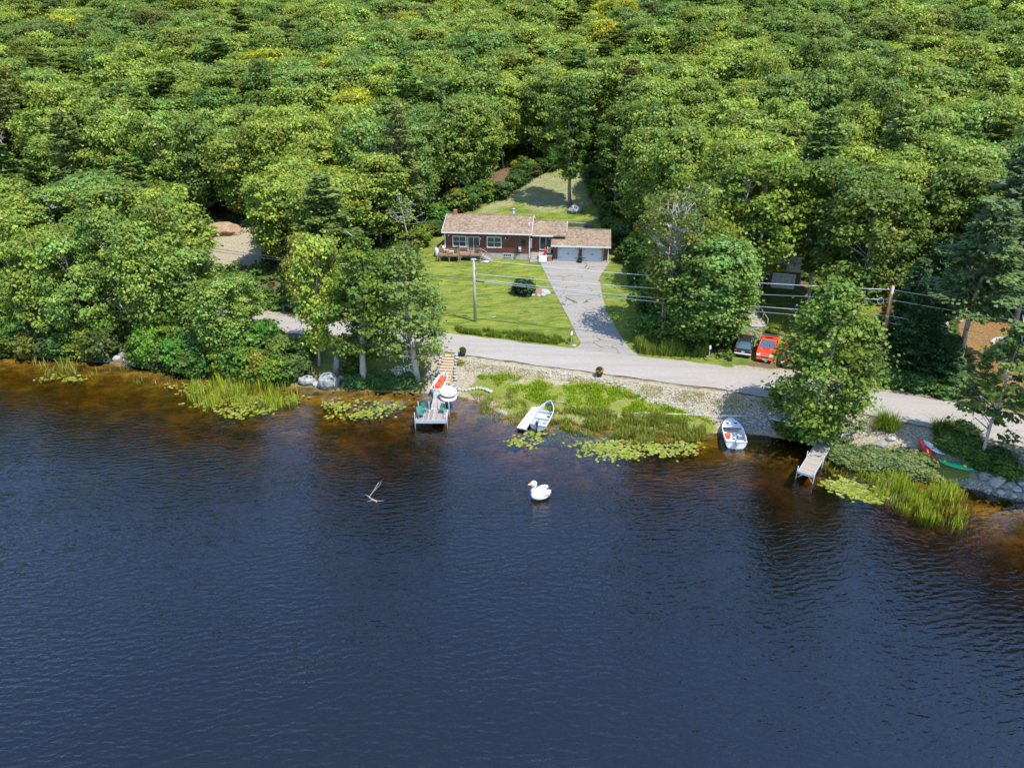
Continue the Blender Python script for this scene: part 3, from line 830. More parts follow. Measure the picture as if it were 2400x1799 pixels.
# ---------------------------------------------------------------- materials for made things
def siding(name, col):
    m, nt, b = newmat(name)
    tc = N(nt, 'ShaderNodeTexCoord'); sx = N(nt, 'ShaderNodeSeparateXYZ'); nt.links.new(tc.outputs['Object'], sx.inputs[0])
    fr = math_(nt, 'FRACT', math_(nt, 'DIVIDE', sx.outputs[2], .19))
    f = tex(nt, 2, 5, .6, sc=(1, 1, 6))
    c = ramp(nt, f, [(.3, [q*.8 for q in col]), (.7, [q*1.25 for q in col])])
    c = mixc(nt, math_(nt, 'LESS_THAN', fr, .13), c, [q*.35 for q in col])
    nt.links.new(c, b.inputs['Base Color']); b.inputs['Roughness'].default_value = .6
    bump(nt, fr, .6, .03, b)
    return m
def shingle(name, c1, c2, c3):
    m, nt, b = newmat(name)
    tc = N(nt, 'ShaderNodeTexCoord'); br = N(nt, 'ShaderNodeTexBrick')
    mp = N(nt, 'ShaderNodeMapping'); mp.inputs['Scale'].default_value = (1.6, 1.6, 1.6)
    nt.links.new(tc.outputs['Object'], mp.inputs[0]); nt.links.new(mp.outputs[0], br.inputs['Vector'])
    br.inputs['Color1'].default_value = (*c1, 1); br.inputs['Color2'].default_value = (*c2, 1); br.inputs['Mortar'].default_value = (*c3, 1)
    br.inputs['Scale'].default_value = 1.0; br.inputs['Mortar Size'].default_value = .03; br.inputs['Brick Width'].default_value = .5; br.inputs['Row Height'].default_value = .3; br.inputs['Bias'].default_value = .1
    f = tex(nt, 2.6, 6, .78)
    c = mixc(nt, ramp(nt, f, [(.46, 0), (.56, .9)]), br.outputs['Color'], c3)
    g = tex(nt, .5, 3, .5)
    c = mixc(nt, ramp(nt, g, [(.4, 0), (.8, .3)]), c, c1)
    nt.links.new(c, b.inputs['Base Color']); b.inputs['Roughness'].default_value = .9
    bump(nt, f, .5, .02, b)
    return m
M['siding'] = siding('brown_siding', (.125, .042, .026))
M['shingle'] = shingle('brown_shingle', (.36, .265, .175), (.25, .175, .115), (.11, .075, .05))
M['grayroof'] = shingle('grey_shingle', (.34, .35, .36), (.28, .29, .3), (.2, .2, .21))
M['conc'] = flat('concrete', (.36, .33, .28), .9, var=.12, scale=3, bmp=.2)
M['glass'] = flat('window_glass', (.035, .05, .055), .06, var=.3, scale=1, spec=1.0)
M['garage'] = flat('garage_white', (.50, .53, .57), .45, var=.03)
M['black'] = flat('black_metal', (.02, .02, .022), .45, var=.2)
M['deck'] = planks('deck_boards', (.22, .13, .08), (.36, .23, .15), 1, .14)
M['rail'] = flat('rail_wood', (.27, .17, .105), .8, var=.25)
M['stepwood'] = flat('new_step_wood', (.42, .315, .20), .8, var=.14, scale=4)
M['graywood'] = flat('grey_wood', (.33, .30, .27), .85, var=.2, scale=5)
M['dockA'] = planks('dock_planks', (.26, .225, .20), (.42, .375, .33), 1, .14)
M['dockB'] = planks('platform_planks', (.14, .115, .10), (.40, .35, .31), 0, .15)
M['dockC'] = planks('old_dock_planks', (.21, .175, .14), (.38, .33, .265), 1, .14)
M['alu'] = flat('aluminium', (.45, .46, .48), .45, .3, var=.08)
M['steel'] = flat('galvanised', (.38, .39, .41), .5, .3, var=.1)
M['green'] = flat('green_plastic', (.03, .17, .13), .4, var=.12)
M['orange'] = flat('orange_fabric', (.68, .075, .02), .6, var=.4, scale=6)
M['maroon'] = flat('maroon_vinyl', (.30, .05, .08), .5, var=.1)
M['vinyl'] = flat('white_vinyl', (.68, .68, .68), .35, var=.03)
M['pinkwood'] = flat('sun_bleached_board', (.46, .40, .34), .7, var=.08, scale=2)
M['stone'] = flat('grey_stone', (.20, .195, .19), .9, var=.35, scale=3, bmp=.7)
M['palestone'] = flat('pale_stone', (.34, .325, .30), .9, var=.2, scale=5, bmp=.5)
M['boulder'] = flat('boulder_rock', (.25, .25, .235), .9, var=.7, scale=2.2, bmp=1)
M['redpaint'] = flat('red_car_paint', (.72, .055, .012), .22, var=.04, spec=.7)
M['darkred'] = flat('dark_red_paint', (.42, .02, .02), .25, var=.05)
M['blackpaint'] = flat('dark_grey_car_paint', (.025, .025, .03), .16, var=.05, spec=.8)
M['silver'] = flat('silver_car_paint', (.62, .63, .64), .25, .35, var=.03)
M['autoglass'] = flat('car_glass', (.05, .09, .11), .05, var=.1, spec=1)
M['tyre'] = flat('tyre_rubber', (.018, .018, .018), .8)
M['chrome'] = flat('chrome_trim', (.7, .7, .7), .15, .9, var=.03)
M['lamp'] = flat('lamp_lens', (.6, .61, .63), .15, var=.02)
M['tail'] = flat('tail_lens', (.5, .03, .02), .2)
M['tonneau'] = flat('bed_cover', (.03, .04, .045), .6)
M['polewood'] = flat('grey_pole_wood', (.36, .32, .28), .85, var=.25, scale=3, sc=(1, 1, .15))
M['redpole'] = flat('rust_brown_pole_wood', (.36, .16, .075), .8, var=.35, scale=4, sc=(1, 1, .12))
M['wire'] = flat('aluminium_cable', (.55, .56, .58), .4, .3, var=.05)
M['cable'] = flat('black_cable', (.04, .04, .045), .6)
M['kred'] = flat('red_kayak_plastic', (.55, .02, .035), .35, var=.12, scale=2)
M['kgreen'] = flat('green_kayak_plastic', (.0, .36, .13), .35, var=.12, scale=2)
M['kgrey'] = flat('grey_board', (.50, .55, .60), .4, var=.1)
M['yellow'] = flat('yellow_plastic', (.75, .55, .05), .5)
M['beak'] = flat('orange_beak', (.9, .36, .04), .4)
M['blue'] = flat('blue_plastic', (.03, .07, .14), .4)
M['boatin'] = flat('boat_floor_grey', (.38, .41, .45), .6, var=.08)
M['boatgray'] = flat('painted_boat_grey', (.27, .32, .37), .5, var=.1)
M['flower'] = flat('orange_flowers', (.75, .20, .02), .7, var=.5, scale=14)
M['pot'] = flat('dark_pot', (.03, .035, .04), .6)
M['dirt'] = flat('dirt_heap', (.27, .18, .11), .95, var=.4, scale=3, bmp=1)
M['deckgray'] = flat('porch_grey', (.45, .47, .47), .7, var=.08)
M['skirt'] = flat('dark_skirting', (.10, .08, .07), .8)
M['brown'] = flat('brown_board', (.30, .13, .075), .7, var=.2)
M['tan'] = flat('tan_cushion', (.62, .50, .34), .8)

def frame_rect(mb, x0, x1, z0, z1, y0, y1, w, mull=0, rails=0, mw=.05):
    mb.box(x0, x1, y0, y1, z0, z0+w); mb.box(x0, x1, y0, y1, z1-w, z1)
    mb.box(x0, x0+w, y0, y1, z0+w, z1-w); mb.box(x1-w, x1, y0, y1, z0+w, z1-w)
    for i in range(mull):
        c = x0 + (x1-x0)*(i+1)/(mull+1); mb.box(c-mw/2, c+mw/2, y0+.01, y1-.004, z0+w, z1-w)
    for i in range(rails):
        c = z0 + (z1-z0)*(i+1)/(rails+1)
        mb.box(x0+w, x1-w, y0+.014, y1-.008, c-mw/2, c+mw/2)
def window(parent, x0, x1, z0, z1, y=0.0, mull=1, rails=1, w=.09, name='window', mat=None):
    mb = MB(); frame_rect(mb, x0, x1, z0, z1, y-.06, y+.02, w, mull, rails)
    f = mb.build(name, mat or M['white'], parent)
    MB().box(x0+w, x1-w, y-.018, y+.01, z0+w, z1-w).build('pane', M['glass'], f)
    return f
def roofmesh(parent, x0, x1, yf, yb, ze, ridge, zb=None, th=.16, mat=None, name='roof'):
    """gable roof, ridge along x; front eave at yf, back eave at yb, ridge dict (y, z)"""
    ry, rz = ridge; zb = ze if zb is None else zb
    mb = MB()
    prof = [(yf, ze), (ry, rz), (yb, zb), (yb, zb-th), (ry, rz-th), (yf, ze-th)]
    mb.loft([[(x, a, b) for a, b in prof] for x in (x0, x1)])
    mb.box(x0, x1, ry-.1, ry+.1, rz-.02, rz+.035)
    return mb.build(name, mat or M['shingle'], parent)

# ---------------------------------------------------------------- the brown house
hp = un(1045, 603, 4.0)
HR = R(-5.6)
house = empty('brown_house', (hp[0], hp[1], 4.0), 'long low brown house with shingle roof, deck and attached two door garage', 'house', HR)
W1, D1, EH = 12.0, 7.8, 3.75             # main wing
FN = .85
MB().box(.03, W1-.03, .03, D1-.03, -.6, FN).build('foundation', M['conc'], house)
mb = MB(); mb.box(0, W1, 0, D1, FN, EH)
for x in (0.001, W1-.121): mb.loft([[(xx, 0, EH), (xx, D1, EH), (xx, D1/2, EH+1.33)] for xx in (x, x+.12)])
mb.build('wall', M['siding'], house)
roofmesh(house, -.35, W1+.3, -.55, D1+.55, EH+.05, (D1/2, EH+1.55))
mb = MB()
mb.box(-.36, W1+.31, -.64, -.55, EH-.12, EH+.03)                                    # front gutter
for x in (W1+.3, -.4):                                                              # rake boards
    for s in ((-.55, EH+.06, D1/2, EH+1.56), (D1+.55, EH+.06, D1/2, EH+1.56)):
        mb.loft([[(x, s[0], s[1]-.2), (x+.05, s[0], s[1]-.2), (x+.05, s[0], s[1]), (x, s[0], s[1])], [(x, s[2], s[3]-.2), (x+.05, s[2], s[3]-.2), (x+.05, s[2], s[3]), (x, s[2], s[3])]])
for x in (-.06, W1-.06): mb.box(x, x+.13, -.09, -.01, .1, EH-.1)
mb.build('white_trim', M['white'], house)
window(house, 1.05, 3.05, 1.55, 3.15, w=.12)
sd = window(house, 3.2, 4.95, 1.02, 3.1, mull=1, rails=0, name='sliding_door')
window(house, 5.95, 8.05, 1.55, 3.15, w=.12)
window(house, 8.3, 9.5, .25, .8, y=.02, mull=3, rails=0, w=.05, name='basement_window')
mb = MB()
mb.ell((.55, -.1, 3.2), (.11, .1, .13), 8, 6); mb.ell((8.6, -.1, 3.0), (.11, .1, .13), 8, 6); mb.ell((5.1, -.1, 2.85), (.09, .1, .2), 8, 6)
mb.build('wall_lamp', M['lamp'], house)
mb = MB()
for a in range(6): mb.tube([(11.15, -.09, 2.55), (11.15+.33*math.cos(a*1.05), -.09, 2.55+.33*math.sin(a*1.05))], [.09, .05], 5)
mb.tube([(11.15, -.09, 2.4), (10.9, -.09, 1.95)], .035, 4); mb.tube([(11.15, -.09, 2.4), (11.4, -.09, 1.95)], .035, 4)
mb.build('wall_ornament', M['black'], house)
em = MB().box(10.45, 10.85, -.16, -.01, 1.15, 1.85).build('electric_meter', M['steel'], house)
MB().ell((10.65, -.2, 1.55), (.13, .09, .13)).build('dial', M['lamp'], em)
mb = MB(); mb.box(10.1, 10.4, -.3, -.01, .85, 1.3); mb.tube([(10.25, -.1, 1.3), (10.2, -.1, 2.0)], .03, 5); mb.build('meter_box', M['black'], house)
MB().box(.7, 1.15, D1*.5-.25, D1*.5+.3, EH+1.2, EH+2.15).build('chimney', flat('brick', (.33, .12, .07), .9, var=.3, scale=8), house)
mb = MB(); mb.tube([(9.25, D1*.62, EH+.9), (9.25, D1*.62, EH+2.15)], .2, 10); mb.tube([(9.25, D1*.62, EH+2.15), (9.25, D1*.62, EH+2.3)], .28, 10)
mb.build('stove_pipe', M['steel'], house)
MB().tube([(11.85, 1.0, EH+.4), (11.85, 1.0, EH+1.25)], .06, 6).build('roof_vent', M['white'], house)
# middle wing
X2 = W1 + 3.6; mf = 1.05; E2 = 3.35
MB().box(W1+.01, X2+1.2, mf+.02, 7.2, -.6, FN-.05).build('foundation', M['conc'], house)
mb = MB(); mb.box(W1+.002, X2+1.2, mf, 7.2, FN-.05, E2)
mb.loft([[(xx, mf, E2), (xx, 7.2, E2), (xx, 4.1, E2+.95)] for xx in (X2+1.08, X2+1.2)])
mb.build('wall', M['siding'], house)
roofmesh(house, W1+.302, X2+1.5, mf-.6, 7.8, E2+.06, (4.1, E2+1.22))
mb = MB(); mb.box(W1+.31, X2-.32, mf-.69, mf-.6, E2-.1, E2+.04)
for x in (X2+1.5,): mb.loft([[(x, 1.2, E2+.3), (x+.05, 1.2, E2+.3), (x+.05, 1.2, E2+.5), (x, 1.2, E2+.5)], [(x, 4.1, E2+1.03), (x+.05, 4.1, E2+1.03), (x+.05, 4.1, E2+1.23), (x, 4.1, E2+1.23)], [(x, 7.7, E2-.08), (x+.05, 7.7, E2-.08), (x+.05, 7.7, E2+.1), (x, 7.7, E2+.1)]])
mb.build('white_trim', M['white'], house)
window(house, W1+1.35, W1+3.15, 1.15, 3.1, y=mf, mull=1, rails=0, name='sliding_door')
window(house, W1+.12, W1+.3, 1.6, 2.9, y=.35, mull=0, rails=0, w=.05)
# landing and steps before it
st = MB()
for i in range(6): st.box(W1+.2, W1+1.25, -1.15+i*.3, -.87+i*.3, -.05+i*.16, .10+i*.16)
st.box(W1+.14, W1+.2, -1.15, .7, 0, .2); st.build('porch_steps', M['graywood'], house)
ldg = MB().box(W1+1.28, W1+3.25, -.75, 1.03, .7, .86).build('landing', M['graywood'], house)
MB().box(W1+2.6, W1+3.2, -.7, 1.0, -.05, .69).build('skirting', M['brown'], ldg)
MB().box(W1+1.3, W1+1.5, -.7, 1.0, -.05, .69).build('skirting', M['brown'], ldg)
# garage
X3 = X2 - .25; W3 = 7.65; g0 = -.35; E3 = 2.32
mb = MB(); mb.box(X3, X3+.75, g0, g0+.18, .3, E3); mb.box(X3+3.45, X3+4.15, g0, g0+.18, .02, E3); mb.box(X3+6.9, X3+W3, g0, g0+.18, .3, E3)
mb.box(X3+.75, X3+3.45, g0, g0+.18, 2.12, E3); mb.box(X3+4.15, X3+6.9, g0, g0+.18, 2.12, E3)
mb.box(X3, X3+.18, g0+.18, 7.0, .3, E3); mb.box(X3+W3-.18, X3+W3, g0+.18, 7.0, .3, E3); mb.box(X3+.18, X3+W3-.18, 6.8, 7.0, .3, E3)
for xx in (X3, X3+W3-.12): mb.loft([[(q, g0, E3), (q, 7.0, E3), (q, 3.3, E3+1.15)] for q in (xx, xx+.12)])
mb.build('garage_wall', M['siding'], house)
mb = MB(); mb.box(X3-.02, X3+.74, g0-.02, g0+.2, -.3, .3); mb.box(X3+6.91, X3+W3+.02, g0-.02, g0+.2, -.3, .3); mb.box(X3+.02, X3+W3-.02, g0+.25, 6.98, -.3, .02); mb.build('foundation', M['conc'], house)
roofmesh(house, X3-.3, X3+W3+.35, g0-.6, 7.6, E3+.08, (3.3, E3+1.42))
mb = MB(); mb.box(X3-.31, X3+W3+.36, g0-.69, g0-.6, E3-.1, E3+.06)
for x in (X3+.66, X3+3.46, X3+4.06, X3+6.91): mb.box(x, x+.085, g0-.03, g0+.02, .02, 2.2)
mb.box(X3+W3-.02, X3+W3+.08, g0-.12, g0-.03, .1, E3-.05); mb.build('white_trim', M['white'], house)
for x0 in (X3+.77, X3+4.16):
    mb = MB(); x1 = x0 + 2.66
    mb.box(x0, x1, g0+.05, g0+.11, .03, 2.1)
    for i in range(4):
        for j in range(4): mb.box(x0+.06+j*.66, x0+.06+j*.66+.56, g0+.035, g0+.06, .1+i*.5, .1+i*.5+.4)
    d = mb.build('garage_door', M['garage'], house)
    mb = MB()
    for z in (.5, 1.75):
        mb.box(x0, x0+.38, g0+.015, g0+.036, z, z+.055); mb.box(x1-.38, x1, g0+.015, g0+.036, z, z+.055)
    mb.build('strap_hinge', M['black'], d)
    mb = MB()
    for s in (-.1, .06): mb.box((x0+x1)/2+s, (x0+x1)/2+s+.045, g0-.01, g0+.034, .95, 1.2)
    mb.build('handle', M['black'], d)
mb = MB(); mb.ell((X3+3.8, g0-.08, 1.95), (.1, .09, .12), 8, 6); mb.ell((X3+.3, g0-.08, 2.0), (.1, .09, .12), 8, 6); mb.ell((X3+7.4, g0-.08, 2.0), (.1, .09, .12), 8, 6); mb.build('wall_lamp', M['lamp'], house)
# deck
dk = MB()
dk.box(-.55, 2.25, -2.3, -.03, .82, .95); dk.box(2.25, 5.35, -1.75, -.03, .82, .95)
deck = dk.build('deck', M['deck'], house)
mb = MB()
for x0, x1, y in ((-.55, 2.25, -2.3), (2.25, 5.35, -1.75)):
    mb.box(x0, x1, y+.001, y+.09, 1.82, 1.9); mb.box(x0, x1, y+.02, y+.07, 1.02, 1.08)
    n = int((x1-x0)/.16)
    for i in range(n): mb.box(x0+.05+i*.16, x0+.085+i*.16, y+.03, y+.06, 1.05, 1.83)
    for x in (x0, (x0+x1)/2, x1-.1): mb.box(x, x+.1, y, y+.1, .95, 1.98)
for y in np.arange(-2.2, -.1, .16): mb.box(-.53, -.5, y, y+.035, 1.05, 1.83)
mb.box(-.56, -.48, -2.3, -.05, 1.82, 1.9); mb.build('railing', M['rail'], deck)
mb = MB()
for x, y in ((-.5, -2.25), (.85, -2.25), (2.2, -2.25), (2.3, -1.7), (3.8, -1.7), (5.2, -1.7)):
    mb.box(x, x+.12, y, y+.12, -.4, .82)
    mb.tube([(x+.06, y+.06, .35), (x+.5, y+.06, .8)], .04, 4); mb.tube([(x+.06, y+.06, .35), (x-.35, y+.06, .8)], .04, 4)
mb.build('post', M['rail'], deck)
mb = MB()
for i in range(5): mb.box(5.4+i*.28, 5.68+i*.28, -1.6, -.5, .68-i*.17, .73-i*.17)
for y in (-1.64, -.5): mb.loft([[(5.35, y, .55), (5.35, y+.05, .55), (5.35, y+.05, .9), (5.35, y, .9)], [(6.85, y, -.1), (6.85, y+.05, -.1), (6.85, y+.05, .15), (6.85, y, .15)]])
mb.tube([(5.35, -1.62, 1.85), (6.8, -1.62, .95)], .045, 5); mb.box(6.75, 6.85, -1.66, -1.56, 0, 1.05)
mb.build('stairs', M['graywood'], deck)
def HW(x, y, z=0):
    c, s = math.cos(HR), math.sin(HR)
    return Vector((hp[0] + x*c - y*s, hp[1] + x*s + y*c, 4.0 + z))

# furniture and small things by the house
def armchair(name, loc, rz, label, matseat, matframe, cat='chair', group=None):
    e = empty(name, loc, label, cat, rz, group)
    MB().box(-.28, .28, -.28, .26, .36, .46, .03).build('seat', matseat, e)
    mb = MB(); mb.M = Matrix.Translation((0, .27, .42)) @ Matrix.Rotation(R(-14), 4, 'X'); mb.box(-.28, .28, -.03, .05, 0, .62, .025); mb.build('backrest', matseat, e)
    for x in (-.3, .26):
        for y in (-.26, .24): MB().box(x, x+.045, y, y+.045, 0, .36 if y > 0 else .6).build('leg', matframe, e)
        MB().box(x-.01, x+.055, -.3, .3, .6, .64).build('armrest', matframe, e)
    return e
armchair('deck_chair', HW(.25, -1.1, .95), HR+1.2, 'pale cushioned armchair at the left end of the house deck', M['tan'], M['black'])
armchair('deck_chair', HW(1.75, -.9, .95), HR+3.6, 'dark armchair in the middle of the house deck', M['pot'], M['black'])
armchair('deck_chair', HW(4.75, -.75, .95), HR, 'dark armchair at the right end of the deck by the stairs', M['pot'], M['black'])
e = empty('deck_table', HW(1.05, -1.5, .95), 'low tan table between the chairs on the house deck', 'table', HR)
MB().box(-.4, .4, -.3, .3, .38, .44, .01).build('tabletop', M['tan'], e)
for x in (-.36, .31):
    for y in (-.26, .21): MB().box(x, x+.05, y, y+.05, 0, .38).build('leg', M['tan'], e)
e = empty('storage_bench', HW(W1+1.95, -1.15), 'white storage bench with rounded back standing below the porch landing', 'bench', HR)
MB().box(-.58, .58, -.3, .3, .05, .5, .05).build('seat', M['vinyl'], e)
MB().box(-.58, .58, .15, .34, .5, .95, .08).build('backrest', M['vinyl'], e)
e = empty('red_planter', HW(W1+2.2, -.3, .86), 'red garden figure standing on the porch landing', 'ornament', HR)
MB().lathe([(.14, 0), (.2, .12), (.11, .4), (.15, .6), (.09, .75), (.13, .88), (.05, 1.02)], 10).build('figure', flat('red_glaze', (.6, .03, .03), .4), e)
e = empty('lounge_chair', HW(W1+2.75, .35, .86), 'tan cushioned seat on the porch by the glass door', 'chair', HR)
MB().box(-.3, .3, -.3, .3, .1, .42, .04).build('seat', M['tan'], e); MB().box(-.3, .3, .2, .36, .42, .85, .05).build('backrest', M['tan'], e)
for nm, lx, ly, hh, mt, lab in (('trash_can', W1+3.45, .3, .85, M['steel'], 'grey bin in the corner between porch and garage'), ('flower_pot', X3+3.8, g0-.45, .45, M['pot'], 'dark pot of greenery between the two garage doors')):
    e = empty(nm, HW(lx, ly), lab, 'bin' if 'bin' in lab else 'flower pot', HR)
    MB().lathe([(.18, 0), (.26, hh), (.28, hh), (.28, hh+.05), (.2, hh+.05)], 12).build('pot', mt, e)
    if 'pot' in nm: mkobj('plant', VAR['shrub0']['crown'], e, (.04, .09, .02)).scale = (.22, .22, .2); e.children[-1].location.z = .35
pt = empty('propane_tank', HW(-1.3, .4), 'white upright gas tank beside the left end of the house', 'gas tank', HR)
MB().lathe([(.3, .05), (.36, .2), (.36, 1.1), (.25, 1.3), (.05, 1.36)], 14).build('tank', M['vinyl'], pt)
MB().lathe([(.12, 1.3), (.12, 1.45), (.02, 1.47)], 8).build('valve_cap', M['steel'], pt)
# retaining wall behind garage
rw = MB()
r0 = G(1322, 529); r1 = G(1388, 533)
for i in range(16):
    for j in range(3):
        p = r0.lerp(r1, (i + .5*(j % 2))/16); rw.ell((p.x, p.y, p.z+.12+j*.2), (.2, .2, .12), 6, 4)
tag(rw.build('retaining_wall', M['stone']), 'low dark stacked stone wall on the grass behind the garage', 'stone wall')

# ---------------------------------------------------------------- neighbouring houses
ch = G(1840, 678)
CR = R(-19)
cab = empty('white_cottage', ch, 'small white cottage with porch deck over a paned garage door, half hidden by trees', 'house', CR)
mb = MB(); mb.box(-2.2, 1.55, 0, 7, 0, 2.4); mb.box(-7.3, -5.1, .3, 7, .1, 2.4)
mb.build('wall', M['skirt'], cab)
mb = MB(); mb.box(-7.6, 1.7, 2.0, 7, 2.55, 5.0); mb.build('upper_wall', M['deckgray'], cab)
pd = MB(); pd.box(-7.7, 1.75, -.35, 1.99, 2.4, 2.54); pd = pd.build('porch_deck', M['deckgray'], cab)
MB().box(-7.7, -5.2, -.36, -.28, 2.56, 3.35).build('railing_panel', M['deckgray'], pd); mb = MB(); mb.box(-2.1, 1.75, -.36, -.28, 2.56, 3.4)
mb.build('railing_panel', M['deckgray'], pd)
mb = MB(); mb.box(-5.15, -3.4, -.36, -.28, 3.38, 3.46)
for i in range(7): mb.box(-4.3+i*.28, -4.24+i*.28, -.34, -.3, 2.55, 3.4)
mb.build('baluster', M['white'], pd)
for x in (-7.7, -2.35, 1.6): MB().box(x, x+.14, -.34, -.2, 2.4, 5.0).build('porch_post', M['white'], cab)
gd = MB(); frame_rect(gd, -1.75, 1.0, .1, 2.0, -.05, .0, .1, 3, 2, .09); gd = gd.build('garage_door', M['white'], cab)
MB().box(-1.66, .9, -.02, .003, .2, 1.9).build('pane', flat('frosted_pane', (.42, .48, .47), .3, var=.1), gd)
roofmesh(cab, -8.1, 2.2, -.9, 8, 5.0, (3.6, 6.9), mat=M['grayroof'])
window(cab, -6.9, -5.4, 3.3, 4.5, y=2.0); window(cab, -1.5, .2, 3.3, 4.5, y=2.0); window(cab, -4.2, -3.2, 2.6, 4.6, y=2.0, mull=0, rails=0, name='door')
# wooden stairs up to it: upper flight, landing, lower flight
def stairway(name, pa, pb, za, zb, w, n, label, mat, rail=True, cat='stairs', tread=.3):
    A = Vector((pa[0], pa[1], za)); B = Vector((pb[0], pb[1], zb))
    d = B - A; L = math.hypot(d.x, d.y); rz = math.atan2(d.y, d.x) - math.pi/2
    e = empty(name, A, label, cat, rz)
    mb = MB()
    for i in range(n):
        y = L*(i)/n; z = d.z*(i+1)/n
        mb.box(-w/2, w/2, y, y+L/n+.03, z-.08, z)
        mb.box(-w/2+.03, w/2-.03, y+L/n*.5, y+L/n*.6, z-d.z/n-.05, z-.08)
    mb.build('treads', mat, e)
    mb = MB()
    for s in (-w/2-.06, w/2+.005):
        mb.loft([[(s, 0, -.25), (s+.055, 0, -.25), (s+.055, 0, .1), (s, 0, .1)], [(s, L, d.z-.35), (s+.055, L, d.z-.35), (s+.055, L, d.z-.03), (s, L, d.z-.03)]])
    mb.build('stringer', mat, e)
    if rail:
        mb = MB()
        for s in (-w/2-.03, w/2+.03):
            mb.tube([(s, 0, .95), (s, L, d.z+.95)], .04, 5)
            for k in range(4): t = k/3; mb.tube([(s, L*t, d.z*t), (s, L*t, d.z*t+.95)], .04, 4)
        mb.build('handrail', M['graywood'], e)
    return e
s0, s1 = G(1768, 705), G(1793, 660)
top = cab.matrix_basis @ Vector((0, 0, 0))
ct = Matrix.Translation(ch) @ Matrix.Rotation(CR, 4, 'Z') @ Vector((-3.6, -.45, 2.5))
cb = Matrix.Translation(ch) @ Matrix.Rotation(CR, 4, 'Z') @ Vector((-3.9, -5.2, 0))
stairway('cottage_stairs', (cb.x, cb.y), (ct.x, ct.y), Hs(cb.x, cb.y)+.1, ct.z, 1.9, 12, 'wide weathered wooden stairs climbing to the white cottage porch', M['graywood'])
lb = G(1778, 768); lt = Vector((cb.x-.4, cb.y-1.6, 0))
stairway('yard_steps', (lb.x, lb.y), (lt.x-.6, lt.y), lb.z+.1, Hs(lt.x, lt.y)+.25, 1.8, 9, 'lower wooden steps rising behind the parked pickup to the cottage', M['graywood'])
bl = empty('blue_barrel', G(1863, 728), 'dark blue barrel standing on the shaded lawn below the cottage', 'barrel')
MB().lathe([(.26, 0), (.31, .1), (.33, .3), (.31, .32), (.33, .6), (.31, .62), (.31, .85), (.27, .92), (.05, .92)], 14).build('drum', M['blue'], bl)
# left white house
lh = Vector((*un(130, 565, 4.6)[:2], 4.4))
wh = empty('white_house', lh, 'white house with grey roof mostly hidden behind the trees on the left', 'house', R(-14))
MB().box(-6, 3.2, 0, 7, -.5, 4.6).build('wall', M['white'], wh)
mb = MB(); mb.loft([[(xx, 0, 4.6), (xx, 7, 4.6), (xx, 3.5, 6.2)] for xx in (3.08, 3.2)]); mb.build('gable', M['white'], wh)
roofmesh(wh, -6.4, 3.6, -.5, 7.5, 4.65, (3.5, 6.6), mat=M['grayroof'])
for x in (-4.5, -1.5, 1.2): window(wh, x, x+1.2, 2.6, 3.9)
window(wh, .4, 2.6, .4, 1.9, mull=2)
# dirt heap and boulders in the left clearing
def rock(name, loc, s, label, cat='rock', mat='stone', seed=0, group=None, rz=0, sub=2):
    bm = bmesh.new(); bmesh.ops.create_icosphere(bm, subdivisions=sub, radius=1)
    o_ = Vector((seed*3.1, seed*1.7, 5))
    for v in bm.verts:
        d = 1 + .32*mnoise.noise(v.co*1.1 + o_) + .14*mnoise.noise(v.co*2.7 + o_)
        v.co = Vector((v.co.x*s[0], v.co.y*s[1], v.co.z*s[2]))*d
    me = bpy.data.meshes.new(name); bm.to_mesh(me); bm.free(); me.materials.append(M[mat])
    o = bpy.data.objects.new(name, me); COL.objects.link(o)
    o.location = (loc[0], loc[1], loc[2] + s[2]*.35); o.rotation_euler = (0, 0, rz)
    return tag(o, label, cat, group)
g = G(522, 548); rock('dirt_heap', g, (3.0, 2.0, 1.3), 'brown heap of dirt at the left clearing under the trees', 'dirt heap', 'dirt', 3, sub=4)
g = G(543, 538); rock('boulder', g, (.8, .7, .7), 'pale boulder on the dirt heap in the left clearing', 'rock', 'palestone', 4)
g = G(625, 545); rock('dirt_heap', g, (2.6, 1.8, .9), 'tan heap of soil right of the pale boulder in the left clearing', 'dirt heap', 'dirt', 5, sub=4)
